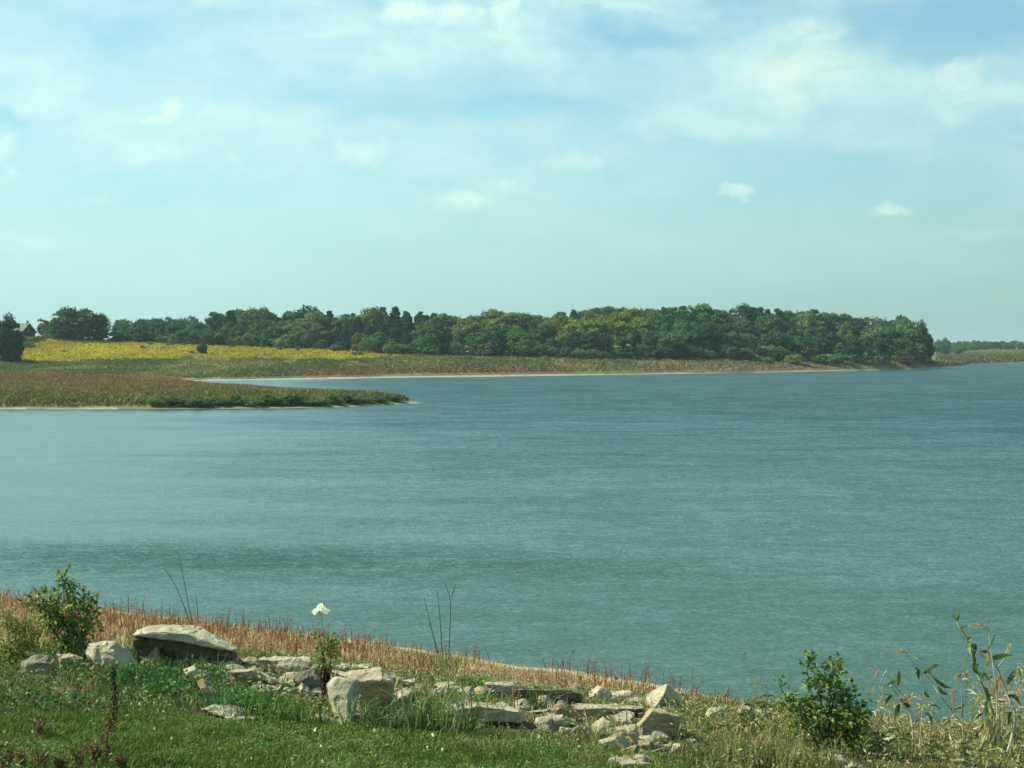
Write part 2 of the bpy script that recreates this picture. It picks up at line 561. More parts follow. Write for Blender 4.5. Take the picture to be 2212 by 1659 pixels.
# a ruffled cat's-paw close to the near bank
cx = n.m('MULTIPLY', n.m('ADD', px, 11.0), 1 / 13.0)
cy = n.m('MULTIPLY', n.m('SUBTRACT', n.m('ADD', py, n.m('MULTIPLY', px, .12)), 52.0), 1 / 3.6)
paw = n.m('EXPONENT', n.m('MULTIPLY', n.m('ADD', n.m('MULTIPLY', cx, cx), n.m('MULTIPLY', cy, cy)), -1.0))
paw = n.m('MULTIPLY', paw, n.ramp(g2, .25, .6, .9, 1.7))
calm = n.m('SUBTRACT', calm, paw)
calm = n.m('SUBTRACT', calm, n.m('MULTIPLY', n.ramp(n.m('ADD', py, px), 60, 260, 0.0, .75), n.ramp(lee, 0.0, 1.0, 1.0, .3)))
amp = n.ramp(calm, -1.1, .70, 1.55, .22, smooth=False)
wa = n.noise(n.xyz(n.m('MULTIPLY', px, .7), py), 2.2, 2, .6, .5, color=True)
wb = n.noise(n.xyz(n.m('MULTIPLY', px, .8), py), 11.0, 2, .6, .3, color=True)
wc = n.noise(n.xyz(n.m('MULTIPLY', px, .55), py), .33, 2, .5, .4, color=True)
sl_ = n.vm('ADD', n.vm('SCALE', n.vm('SUBTRACT', wa, (.5, .5, .5)), .38), n.vm('SCALE', n.vm('SUBTRACT', wb, (.5, .5, .5)), .85))
sl_ = n.vm('ADD', sl_, n.vm('SCALE', n.vm('SUBTRACT', wc, (.5, .5, .5)), .22))
sl_ = n.vm('SCALE', sl_, amp)
ax, ay, az_ = n.sep(sl_)
# the wind sets towards the near bank: wave faces lean that way
nrm = n.vm('NORMALIZE', n.xyz(ax, n.m('SUBTRACT', ay, n.m('MULTIPLY', amp, .20)), 1.0))
bs = n.n('ShaderNodeBsdfPrincipled')
shal = n.noise(n.xyz(n.m('MULTIPLY', px, .03), n.m('MULTIPLY', py, .05)), 1.0, 3, .5)
n.link(n.mix(n.ramp(n.m('ADD', py, n.m('MULTIPLY', px, .5)), 38, 150), n.mix(shal, (.044, .100, .074), (.060, .116, .084)), n.mix(shal, (.020, .060, .054), (.028, .070, .060))), bs.inputs['Base Color'])
bs.inputs['Roughness'].default_value = .2
bs.inputs['IOR'].default_value = 1.333
n.link(nrm, bs.inputs['Normal'])
o_ = n.n('ShaderNodeOutputMaterial'); n.link(bs.outputs[0], o_.inputs[0])
gx = np.concatenate([[-40000, -4000], np.linspace(-700, 700, 29), [4000, 40000]]); gy = np.concatenate([[-4000], np.linspace(-100, 1300, 29), [4000, 40000]])
WX, WY = np.meshgrid(gx, gy, indexing='ij')
ii = np.arange(WX.size).reshape(WX.shape)
wq = np.stack([ii[:-1, :-1], ii[1:, :-1], ii[1:, 1:], ii[:-1, 1:]], -1).reshape(-1, 4)
lake = mesh_obj('lake', npmesh('lake', np.stack([WX, WY, np.zeros_like(WX)], -1).reshape(-1, 3), [wq]), wm)
tag(lake, kind='structure')
lake['label'] = 'wind rippled blue green lake water'


# ------------------------------------------------------------------ plant materials
def leaf_material(name, trans=.28, rough=.6, spec=.25, gain=1.55):
    m = bpy.data.materials.new(name)
    m.use_nodes = True
    n = NT(m.node_tree)
    att = n.n('ShaderNodeAttribute', attribute_name='Col')
    oi = n.n('ShaderNodeObjectInfo')
    c = n.mix(1.0, att.outputs['Color'], oi.outputs['Color'], 'MULTIPLY')
    c = n.vm('SCALE', c, gain)
    b = n.n('ShaderNodeBsdfPrincipled')
    n.link(c, b.inputs['Base Color'])
    b.inputs['Roughness'].default_value = rough
    b.inputs['Specular IOR Level'].default_value = spec
    t = n.n('ShaderNodeBsdfTranslucent')
    n.link(n.mix(1.0, c, (1.05, 1.1, .55), 'MULTIPLY'), t.inputs[0])
    mx = n.n('ShaderNodeMixShader'); mx.inputs[0].default_value = trans
    n.link(b.outputs[0], mx.inputs[1]); n.link(t.outputs[0], mx.inputs[2])
    o = n.n('ShaderNodeOutputMaterial'); n.link(mx.outputs[0], o.inputs[0])
    return m


M_LEAF = leaf_material('leaf')
M_GRASS = leaf_material('grass_blade', .25, .65, .2)
M_TREE = leaf_material('tree_foliage', .2, .8, .08, 1.95)


def plain(name, c1, c2, scale, rough=.9, bump=.3, use_obj=False):
    m = bpy.data.materials.new(name)
    m.use_nodes = True
    n = NT(m.node_tree)
    tcn = n.n('ShaderNodeTexCoord').outputs['Object']
    f = n.noise(tcn, scale, 5, .6)
    c = n.mix(n.ramp(f, .35, .65), c1, c2)
    if use_obj:
        c = n.mix(1.0, c, n.n('ShaderNodeObjectInfo').outputs['Color'], 'MULTIPLY')
    b = n.n('ShaderNodeBsdfPrincipled')
    n.link(c, b.inputs['Base Color'])
    b.inputs['Roughness'].default_value = rough
    b.inputs['Specular IOR Level'].default_value = .2
    bp = n.n('ShaderNodeBump'); bp.inputs['Strength'].default_value = bump; bp.inputs['Distance'].default_value = .02
    n.link(f, bp.inputs['Height']); n.link(bp.outputs[0], b.inputs['Normal'])
    o = n.n('ShaderNodeOutputMaterial'); n.link(b.outputs[0], o.inputs[0])
    return m


M_BARK = plain('bark', (.05, .042, .032), (.11, .095, .075), 3.0)
M_PALEBARK = plain('pale_bark', (.20, .17, .13), (.32, .28, .22), 3.0)
M_STEM = leaf_material('stem', .05, .7, .2, 1.0)


# ------------------------------------------------------------------ blade / leaf / tube makers (numpy)
class Bag:
    """collects geometry for one mesh"""
    def __init__(self):
        self.V, self.C, self.Q, self.T, self.n = [], [], [], [], 0

    def add(self, V, C, Q=None, T=None):
        V = np.asarray(V, float).reshape(-1, 3)
        C = np.broadcast_to(np.asarray(C, float), V.shape) if np.ndim(C) == 1 else np.asarray(C, float).reshape(-1, 3)
        if Q is not None and len(Q): self.Q.append(np.asarray(Q) + self.n)
        if T is not None and len(T): self.T.append(np.asarray(T) + self.n)
        self.V.append(V); self.C.append(C); self.n += len(V)

    def blades(self, P, L, W, ang, lean, c0, c1, droop=None):
        """curved tapering blades: 5 vertices each"""
        N_ = len(P)
        P = np.asarray(P, float)
        dx, dy = np.cos(ang), np.sin(ang)
        D = np.stack([dx, dy, np.zeros(N_)], 1)
        fa = rng.uniform(0, 2 * math.pi, N_)
        Wv = np.stack([np.cos(fa), np.sin(fa), np.zeros(N_)], 1) * (W * .5)[:, None]
        mid = P + D * (L * lean * .30)[:, None]; mid[:, 2] += L * .58
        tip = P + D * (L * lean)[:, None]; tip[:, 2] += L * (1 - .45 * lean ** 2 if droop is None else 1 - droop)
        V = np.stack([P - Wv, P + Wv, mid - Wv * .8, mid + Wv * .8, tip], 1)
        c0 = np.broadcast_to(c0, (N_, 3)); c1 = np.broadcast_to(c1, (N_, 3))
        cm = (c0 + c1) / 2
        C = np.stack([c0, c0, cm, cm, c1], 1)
        b = np.arange(N_)[:, None] * 5
        self.add(V, C.reshape(-1, 3), b + np.array([[0, 1, 3, 2]]), b + np.array([[2, 3, 4]]))

    def leaves(self, P, D, Nn, L, W, c, fold=.15):
        """diamond leaves with a folded midrib: base, left, tip, right"""
        N_ = len(P)
        P = np.asarray(P, float)
        D = D / np.linalg.norm(D, axis=1, keepdims=True)
        S = np.cross(D, Nn); S /= (np.linalg.norm(S, axis=1, keepdims=True) + 1e-9)
        Nf = np.cross(S, D)
        L = np.broadcast_to(L, N_); W = np.broadcast_to(W, N_)
        m = P + D * (L * .45)[:, None]
        V = np.stack([P, m + S * (W * .5)[:, None] + Nf * (W * fold)[:, None], P + D * L[:, None], m - S * (W * .5)[:, None] + Nf * (W * fold)[:, None]], 1)
        C = np.repeat(np.broadcast_to(c, (N_, 3))[:, None, :], 4, 1)
        b = np.arange(N_)[:, None] * 4
        self.add(V, C.reshape(-1, 3), None, np.concatenate([b + np.array([[0, 1, 2]]), b + np.array([[0, 2, 3]])]))

    def tube(self, path, r, c, sides=5):
        path = np.asarray(path, float); k = len(path)
        r = np.broadcast_to(r, k)
        T = np.gradient(path, axis=0); T /= (np.linalg.norm(T, axis=1, keepdims=True) + 1e-9)
        ref = np.array([0.31, 0.95, 0.05]) if abs(T[0, 2]) > .5 else np.array([0, 0.1, 1.0])
        A_ = np.cross(T, ref); A_ /= (np.linalg.norm(A_, axis=1, keepdims=True) + 1e-9)
        B_ = np.cross(T, A_)
        th = np.linspace(0, 2 * math.pi, sides, endpoint=False)
        V = path[:, None] + r[:, None, None] * (np.cos(th)[None, :, None] * A_[:, None] + np.sin(th)[None, :, None] * B_[:, None])
        q = []
        for i in range(k - 1):
            for j in range(sides):
                q.append((i * sides + j, i * sides + (j + 1) % sides, (i + 1) * sides + (j + 1) % sides, (i + 1) * sides + j))
        if np.ndim(c) == 2:
            c = np.repeat(np.asarray(c)[:, None, :], sides, 1).reshape(-1, 3)
        self.add(V.reshape(-1, 3), c, q)

    def ribbon(self, path, width, c, up=None):
        """long strap leaf along a path, folded along the midrib"""
        path = np.asarray(path, float); k = len(path)
        T = np.gradient(path, axis=0); T /= (np.linalg.norm(T, axis=1, keepdims=True) + 1e-9)
        up = np.array([0.25, -.9, .35]) if up is None else np.asarray(up, float)
        S = np.cross(T, up); S /= (np.linalg.norm(S, axis=1, keepdims=True) + 1e-9)
        s = np.linspace(0, 1, k)
        w_ = width * np.sin(np.clip(s * .9 + .12, 0, 1) * math.pi) ** .7
        Nf = np.cross(S, T)
        V = np.stack([path - S * w_[:, None] * .5 + Nf * w_[:, None] * .18, path, path + S * w_[:, None] * .5 + Nf * w_[:, None] * .18], 1)
        q = []
        for i in range(k - 1):
            for j in range(2):
                q.append((i * 3 + j, i * 3 + j + 1, i * 3 + 4 + j, i * 3 + 3 + j))
        if np.ndim(c) == 2:
            c = np.repeat(np.asarray(c)[:, None, :], 3, 1).reshape(-1, 3)
        self.add(V.reshape(-1, 3), c, q)

    def mesh(self, name, origin=(0, 0, 0), smooth=False):
        V = np.concatenate(self.V) - np.asarray(origin, float)
        f = []
        if self.Q: f.append(np.concatenate(self.Q))
        if self.T: f.append(np.concatenate(self.T))
        return npmesh(name, V, f, np.concatenate(self.C), smooth)


def rand_dirs(n_, zlo=-1.0):
    z = rng.uniform(zlo, 1, n_); a = rng.uniform(0, 2 * math.pi, n_); s = np.sqrt(1 - z * z)
    return np.stack([s * np.cos(a), s * np.sin(a), z], 1)


def jitter(c, n_, amt=.25, hue=.08):
    k = 1 + rng.normal(0, amt, (n_, 1))
    h = 1 + rng.normal(0, hue, (n_, 3))
    return np.clip(np.asarray(c) * k * h, .002, .9)


# ------------------------------------------------------------------ far trees
def crown_mesh(name, ax_, az_, cz, nclump, per, leaf, seed, shape='round', cl=.20):
    """crown of unit-height tree: leaf clumps spread through an uneven volume"""
    r_ = np.random.default_rng(seed)
    b = Bag()
    Ps, Ds, Ns, Cs = [], [], [], []
    lobes = r_.uniform(-.22, .22, 8)
    for k in range(nclump):
        d = r_.normal(size=3); d /= np.linalg.norm(d)
        if shape == 'round':
            a = math.atan2(d[1], d[0])
            rad = (r_.uniform(.35, 1) ** .5) * (1 + lobes[int((a + math.pi) / (2 * math.pi) * 7.99)] * .6)
            ctr = np.array([d[0] * ax_ * rad, d[1] * ax_ * rad, cz + d[2] * az_ * rad])
            rc = cl * r_.uniform(.6, 1.25) * ax_ * 2
        else:      # conical evergreen
            hz = r_.uniform(.05, .97) ** 1.0
            rad = ax_ * (1.0 - hz) ** .62 * r_.uniform(.2, 1) ** .5
            a = r_.uniform(0, 6.283)
            ctr = np.array([math.cos(a) * rad, math.sin(a) * rad, hz])
            rc = cl * ax_ * 2 * r_.uniform(.6, 1.1) * (1.1 - .6 * hz)
        ctr[2] = max(ctr[2], rc * .5)
        q = r_.normal(size=(per, 3)); q /= np.linalg.norm(q, axis=1, keepdims=True)
        q[:, 2] = np.where(q[:, 2] < -.2, -q[:, 2] * .6, q[:, 2])
        rr = r_.uniform(.35, 1, (per, 1)) ** .5
        p = ctr + q * rr * rc * np.array([1, 1, .8])
        tone = r_.uniform(.72, 1.28)
        Ps.append(p); Ns.append(q * .9 + r_.normal(size=(per, 3)) * .45 + np.array([0, 0, .25]))
        Ds.append(r_.normal(size=(per, 3)) + np.array([0, 0, -.2]))
        Cs.append(np.clip(tone * (1 + r_.normal(0, .16, (per, 1))) * np.ones((1, 3)) * (1 + r_.normal(0, .05, (per, 3))), .1, 3))
    P = np.concatenate(Ps); P[:, 2] = np.maximum(P[:, 2], .01)
    b.leaves(P, np.concatenate(Ds), np.concatenate(Ns), leaf * r_.uniform(.7, 1.3, len(P)), leaf * r_.uniform(.6, 1.0, len(P)), np.concatenate(Cs) * .5, .1)
    return b.mesh(name)


def trunk_mesh(name, h, r0, seed, limbs=6, hi=.9):
    r_ = np.random.default_rng(seed)
    b = Bag()
    z = np.linspace(0, h, 6)
    path = np.stack([np.cumsum(r_.normal(0, .012, 6)), np.cumsum(r_.normal(0, .012, 6)), z], 1)
    path[0, :2] = 0
    b.tube(path, np.linspace(r0, r0 * .35, 6), C_(1, 1, 1), 6)
    for k in range(limbs):
        s = r_.uniform(.35, .95); i = int(s * 5); p0 = path[i]
        a = r_.uniform(0, 6.283); e = r_.uniform(.3, 1.0); L = r_.uniform(.16, .34) * hi
        d = np.array([math.cos(a) * math.cos(e), math.sin(a) * math.cos(e), math.sin(e)])
        b.tube([p0, p0 + d * L * .5 + np.array([0, 0, .02]), p0 + d * L + np.array([0, 0, .06])], [r0 * .35, r0 * .22, r0 * .06], C_(1, 1, 1), 4)
    return b.mesh(name)


PROTO = {'broad': [], 'oval': [], 'dense': [], 'ever': [], 'shrub': []}
for s in range(5):
    PROTO['broad'].append((crown_mesh('broad_crown', .45, .47, .51, 60, 110, .058, 100 + s), trunk_mesh('broad_trunk', .72, .022, 200 + s)))
for s in range(4):
    PROTO['oval'].append((crown_mesh('oval_crown', .32, .48, .51, 42, 120, .054, 120 + s), trunk_mesh('oval_trunk', .78, .020, 220 + s)))
for s in range(3):
    PROTO['dense'].append((crown_mesh('dense_crown', .48, .49, .47, 84, 120, .054, 140 + s, cl=.19), trunk_mesh('dense_trunk', .7, .026, 240 + s)))
for s in range(4):
    PROTO['ever'].append((crown_mesh('evergreen_crown', .32, .5, .5, 90, 70, .050, 160 + s, 'cone', .17), trunk_mesh('evergreen_trunk', .85, .016, 260 + s, 3)))
for s in range(4):
    PROTO['shrub'].append((crown_mesh('shrub_foliage', .62, .48, .46, 30, 90, .080, 180 + s), trunk_mesh('shrub_stem', .5, .02, 280 + s)))


def put_tree(name, kind, loc, h, wscale, tone, label, cat='tree', group=None, rot=None, crown='crown', trunk='trunk', k=None):
    crown_me, trunk_me = PROTO[kind][random.randrange(len(PROTO[kind])) if k is None else k]
    e = empty(name, loc)
    e.rotation_euler.z = random.uniform(0, 6.283) if rot is None else rot
    e.scale = (h * wscale, h * wscale, h)
    c = mesh_obj(crown, crown_me, M_TREE, e)
    c.color = (*[t * 2 for t in tone], 1)
    mesh_obj(trunk, trunk_me, M_BARK, e)
    tag(e, label, cat, group)
    return e


for lst in PROTO.values():          # trunks use a plain bark, one material per shared mesh
    for cme, tme in lst:
        cme.materials.append(M_TREE); tme.materials.append(M_BARK)

T_DARK = (.030, .066, .038); T_DEEP = (.042, .084, .040); T_MID = (.060, .105, .040); T_OLIVE = (.085, .122, .040)
T_YEL = (.105, .120, .034); T_GREY = (.075, .085, .058); T_PINE = (.022, .048, .036)
TONE_WORD = {T_DARK: 'dark green', T_DEEP: 'deep green', T_MID: 'mid green', T_OLIVE: 'olive green', T_YEL: 'yellowish green', T_GREY: 'grey green', T_PINE: 'blackish green'}
KIND_WORD = {'broad': 'broadleaf tree', 'oval': 'tall oval tree', 'ever': 'evergreen', 'dense': 'dense round tree', 'shrub': 'shrub'}

SKY_U = [235, 300, 370, 450, 480, 560, 600, 680, 720, 790, 870, 905, 1000, 1080, 1160, 1200, 1220, 1330, 1500, 1600, 1700, 1760, 1830, 1880, 1950, 1985, 2006, 2020]
SKY_V = [692, 692, 690, 690, 671, 667, 677, 667, 678, 670, 664, 674, 682, 674, 682, 672, 667, 664, 661, 661, 668, 673, 680, 685, 688, 702, 735, 755]


def section(u):
    if u < 480: return 'behind the yellow field'
    if u < 700: return 'left of the dark pines'
    if u < 980: return 'among the dark pines'
    if u < 1420: return 'above the open bay'
    if u < 1760: return 'left of the headland'
    return 'on the right headland'


def tone_for(u, row):
    r_ = random.random()
    if 690 < u < 960 and r_ < .55: return 'ever', T_PINE
    if 1180 < u < 1420 and row in (1, 2) and r_ < .7: return 'broad', random.choice([T_YEL, T_OLIVE, T_OLIVE])
    if 980 < u < 1180 and r_ < .5: return 'broad', random.choice([T_OLIVE, T_MID])
    if row == 3 and u > 1180 and r_ < .75: return random.choice(['oval', 'broad', 'ever']), random.choice([T_DARK, T_DEEP])
    kind = random.choices(['broad', 'oval', 'ever'], [.62, .26, .12])[0]
    tone = random.choices([T_DARK, T_DEEP, T_MID, T_OLIVE, T_GREY], [.25, .3, .25, .12, .08])[0]
    if kind == 'ever': tone = random.choice([T_PINE, T_DARK])
    return kind, tone


ROWS = [  # depth behind the wood's edge, fraction of the way up to the skyline, spacing in px, row words
    (3, .52, 33, 'in the front rank'), (24, .70, 35, 'in the second rank'), (52, .86, 35, 'in the third rank'), (92, 1.0, 24, 'on the skyline')]
for ri, (dep, frac, sp, words) in enumerate(ROWS):
    u = 238 + random.uniform(0, sp)
    while u < 2002:
        if u > 1960 and ri > 1:
            break
        d = float(edge_depth(u)) + dep * (1 if u < 1900 else .6) + random.uniform(-6, 6)
        x = (u - U0) / F * d
        z = float(height(x, d))
        vb = float(VH + F * (CZ - z) / d)
        vt_sky = float(np.interp(u, SKY_U, SKY_V))
        vt = vb + (vt_sky - vb) * frac + (random.uniform(-7, 7) if ri < 3 else random.uniform(-5, 4))
        edge_vb = float(np.interp(u, [235, 425, 736, 1091, 1600, 2017], [735, 744, 756, 769, 775, 783]))
        vt = edge_vb + (vt_sky - edge_vb) * frac + (random.gauss(0, 7) if ri < 3 else random.uniform(-4, 5))
        h = (vb - vt) * d / F
        kind, tone = tone_for(u, ri)
        ws = random.uniform(.85, 1.2)
        if kind == 'ever': ws *= 1.05
        wid = min(ws, 75 * d / F / h)
        tone_j = tuple(t * random.uniform(.85, 1.18) for t in tone)
        lab = f"{TONE_WORD[tone]} {KIND_WORD[kind]} {words} {section(u)}"
        put_tree('evergreen_tree' if kind == 'ever' else 'broadleaf_tree', kind, (x, d, z - .15), h, wid, tone_j, lab, group=f"far wood trees {words} {section(u)}")
        u += sp * random.uniform(.75, 1.3)

# underwood closing the foot of the wood
u = 112
while u < 2012:
    d = float(edge_depth(u)) - (random.uniform(0, 5) if u < 1820 else -random.uniform(2, 6))
    x = (u - U0) / F * d
    z = float(height(x, d))
    h = random.uniform(2.2, 4.8) if u < 1700 else random.uniform(1.8, 3.6)
    tone = random.choices([T_DARK, T_DEEP, T_MID, T_OLIVE, T_GREY], [.3, .3, .2, .1, .1])[0]
    if u > 1640 and random.random() < .5: tone = random.choice([T_OLIVE, T_YEL, T_MID])
    put_tree('shrub', 'shrub', (x, d, z - .1), h, random.uniform(.8, 1.3), tone, f"{TONE_WORD[tone]} shrub under the far wood {section(u)}", 'shrub', f"shrubs under the far wood {section(u)}", crown='foliage', trunk='stem')
    u += random.uniform(17, 34)


def tree_at(u, vb, vt, wpx, kind, tone, label, d=None, name='broadleaf_tree', cat='tree', group=None, k=None, rot=None):
    if d is None:
        p = hit(u, vb, 150)
    else:
        x = (u - U0) / F * d
        p = Vector((x, d, float(height(x, d))))
    vbase = VH + F * (CZ - p.z) / p.y
    h = (vbase - vt) * p.y / F
    ratio = {'broad': .98, 'oval': .74, 'dense': 1.05, 'ever': .64, 'shrub': 1.45}[kind]
    ws = (wpx * p.y / F) / (h * ratio)
    sh = kind == 'shrub'
    return put_tree(name, kind, (p.x, p.y, p.z - .1), h, ws, tone, label, cat, group, rot, 'foliage' if sh else 'crown', 'stem' if sh else 'trunk', k)


# trees that stand apart at the left
tree_at(160, 737, 667, 100, 'dense', T_DARK, 'big dark round tree at the top of the yellow field, taller of two', d=486, k=0)
tree_at(207, 738, 673, 60, 'dense', T_DARK, 'dark round tree joined to the right side of the taller dark tree above the field', d=489, k=1)
tree_at(126, 737, 690, 50, 'broad', T_DEEP, 'deep green lower tree at the left flank of the big dark round tree', d=484)
tree_at(96, 738, 684, 34, 'oval', T_GREY, 'thin grey green feathery tree between the house and the big dark tree', d=490)
tree_at(14, 780, 687, 66, 'dense', (.018, .036, .026), 'very dark tree at the left picture edge in front of the house', d=402, k=2)
tree_at(-22, 782, 700, 80, 'dense', (.020, .040, .028), 'dark tree cut by the left picture edge', d=408, k=0)
tree_at(36, 779, 722, 26, 'oval', (.020, .038, .028), 'small dark tree hugging the right side of the left edge tree', d=404)
for (u, vb, vt, wp, tone, lab) in [
        (52, 744, 722, 30, T_OLIVE, 'olive shrub in front of the house above the yellow field corner'),
        (70, 741, 724, 26, (.06, .058, .050), 'grey brown shrub right of the house at the top of the yellow field'),
        (88, 738, 720, 24, T_GREY, 'grey green shrub under the feathery tree beside the yellow field'),
        (58, 752, 736, 34, T_MID, 'mid green shrub on the upper left corner of the yellow field'),
        (140, 762, 755, 13, T_DEEP, 'small green bush alone in the left half of the yellow field'),
        (182, 743, 738, 11, (.06, .06, .04), 'small brownish bush high in the yellow field under the dark trees'),
        (309, 754, 746, 14, (.055, .07, .035), 'small bush in the upper middle of the yellow field'),
        (327, 745, 738, 16, T_DARK, 'dark low shrub at the top edge of the yellow field'),
        (367, 747, 738, 18, T_GREY, 'grey rounded shrub, second along the top edge of the yellow field'),
        (396, 747, 738, 15, T_GREY, 'pale grey shrub, third along the top edge of the yellow field'),
        (415, 765, 757, 13, (.06, .05, .035), 'little brown bush just left of the lone cedar in the yellow field'),
        (500, 751, 741, 17, T_GREY, 'grey green round shrub at the field edge right of the cedar'),
        (603, 757, 747, 14, T_DARK, 'dark small shrub at the yellow field edge, left of a bluish pair'),
        (642, 758, 747, 14, (.05, .065, .055), 'bluish small shrub at the yellow field edge before the wood'),
        (772, 768, 756, 26, T_GREY, 'pale grey green shrub near the right end of the yellow field'),
        (1010, 776, 766, 26, (.10, .105, .05), 'straw green shrub on the meadow below the olive trees'),
        (1180, 778, 769, 24, T_YEL, 'yellow green shrub on the meadow below the wood centre')]:
    tree_at(u, vb, vt, wp, 'shrub', tone, lab, name='shrub', cat='shrub')
tree_at(437, 765, 741, 23, 'dense', (.024, .044, .024), 'lone dense dark cedar standing in the yellow field', name='cedar_bush', cat='bush', k=1)
for (u, vb, vt, wp, tone, lab) in [
        (1660, 784, 768, 30, T_OLIVE, 'olive shrub on the meadow where the headland begins'),
        (1712, 786, 765, 50, T_YEL, 'wide yellow green shrub on the headland meadow'),
        (1770, 786, 763, 36, T_MID, 'mid green bushy shrub between yellow green and bright green ones'),
        (1812, 785, 760, 50, (.055, .105, .040), 'bright green spreading shrub at the headland foot'),
        (1850, 785, 765, 30, T_DARK, 'dark shrub tucked right of the bright green one on the headland'),
        (1905, 786, 765, 40, T_GREY, 'grey green shrub under the right end of the headland wood'),
        (1955, 787, 768, 44, (.045, .045, .036), 'dull brown green shrub near the headland point'),
        (2000, 787, 772, 34, T_DARK, 'dark low shrub at the very end of the headland wood')]:
    tree_at(u, vb, vt, wp, 'shrub', tone, lab, name='shrub', cat='shrub')
# end of the headland
tree_at(1985, 786, 700, 54, 'dense', T_DARK, 'tall dark tree ending the headland wood', d=530, k=2)
tree_at(2003, 787, 728, 30, 'broad', T_DARK, 'dark lower tree leaning out at the tip of the headland', d=528)
tree_at(1945, 785, 690, 52, 'broad', (.075, .08, .045), 'pale domed tree second from the tip of the headland', d=545)

# far shore on the right
for k, (u, vt) in enumerate([(2014, 741), (2026, 736), (2040, 732), (2052, 738), (2064, 741), (2076, 738), (2088, 735), (2100, 737), (2112, 734), (2124, 738), (2138, 736), (2150, 738), (2163, 735), (2176, 738), (2190, 736), (2204, 738), (2220, 736), (2240, 737), (2262, 736), (2290, 738)]):
    lab = 'dark tree nearest the headland tip in the far right tree line' if k == 0 else 'tallest round tree in the far right tree line' if k == 2 else 'distant bluish tree in the low line beyond the far right shore' if k < 14 else 'distant tree at the right end of the far right tree line'
    tree_at(u, 757, vt, random.uniform(19, 27), 'dense', random.choice([T_DEEP, T_DARK, T_MID]), lab, d=1200 + random.uniform(-30, 30), group='far right tree line')
tree_at(2040, 766, 745, 20, 'ever', T_DARK, 'small pointed dark tree on the far right meadow', d=960)
tree_at(2068, 766, 749, 20, 'broad', T_MID, 'small round green tree right of the pointed one on the far right meadow', d=960)
tree_at(2112, 769, 762, 10, 'shrub', T_OLIVE, 'tiny olive bush on the far right meadow', d=900, name='shrub', cat='shrub')


# bare snags in the wood
def snag(u, vb, vt, d, label, seed):
    r_ = np.random.default_rng(seed)
    x = (u - U0) / F * d
    z = float(height(x, d))
    h = (vb - vt) * d / F + .3
    e = empty('bare_tree', (x, d, z - .1))
    b = Bag()
    b.tube([(0, 0, 0), (.1, 0, h * .5), (-.1, .1, h)], [.12, .08, .03], C_(1, 1, 1), 6)
    mesh_obj('trunk', b.mesh('snag_trunk'), M_PALEBARK, e)
    b = Bag()
    for k in range(60):
        s = r_.uniform(.55, .98); a = r_.uniform(0, 6.28); L = r_.uniform(.8, 2.4) * (1.35 - s)
        p0 = np.array([0, 0, h * s]); dv = np.array([math.cos(a), math.sin(a), r_.uniform(.15, .9)])
        b.tube([p0, p0 + dv * L * .5, p0 + dv * L + np.array([0, 0, .2])], [.07, .05, .02], C_(1, 1, 1), 4)
    mesh_obj('branches', b.mesh('snag_branches'), M_PALEBARK, e)
    tag(e, label, 'tree')


snag(236, 735, 694, 486, 'bare twiggy tree rising right of the big dark tree', 1)
snag(1998, 785, 712, 532, 'bare pale branches sticking out at the headland tip', 3)

# ------------------------------------------------------------------ house at the left edge
M_ROOF = plain('roof_shingle', (.12, .17, .15), (.17, .22, .19), 6.0)
M_DARKWOOD = plain('dark_boards', (.030, .032, .034), (.05, .05, .05), 3.0)
M_WALL = plain('house_wall', (.10, .09, .075), (.15, .13, .11), 3.0)
M_PALE = plain('pale_trim', (.42, .42, .38), (.5, .5, .46), 3.0)
M_GLASS = bpy.data.materials.new('window_glass'); M_GLASS.use_nodes = True
_b = M_GLASS.node_tree.nodes['Principled BSDF']; _b.inputs['Base Color'].default_value = (.02, .03, .035, 1); _b.inputs['Roughness'].default_value = .08


def solid(V, Fs, name):
    me = bpy.data.meshes.new(name)
    me.from_pydata([tuple(v) for v in V], [], Fs)
    me.update()
    bm = bmesh.new(); bm.from_mesh(me); bmesh.ops.recalc_face_normals(bm, faces=bm.faces); bm.to_mesh(me); bm.free()
    return me


def boxm(name, c, s):
    x, y, z = c; a, b, d = s[0] / 2, s[1] / 2, s[2] / 2
    V = [(x + i * a, y + j * b, z + k * d) for i in (-1, 1) for j in (-1, 1) for k in (-1, 1)]
    return solid(V, [(0, 1, 3, 2), (4, 6, 7, 5), (0, 4, 5, 1), (2, 3, 7, 6), (0, 2, 6, 4), (1, 5, 7, 3)], name)


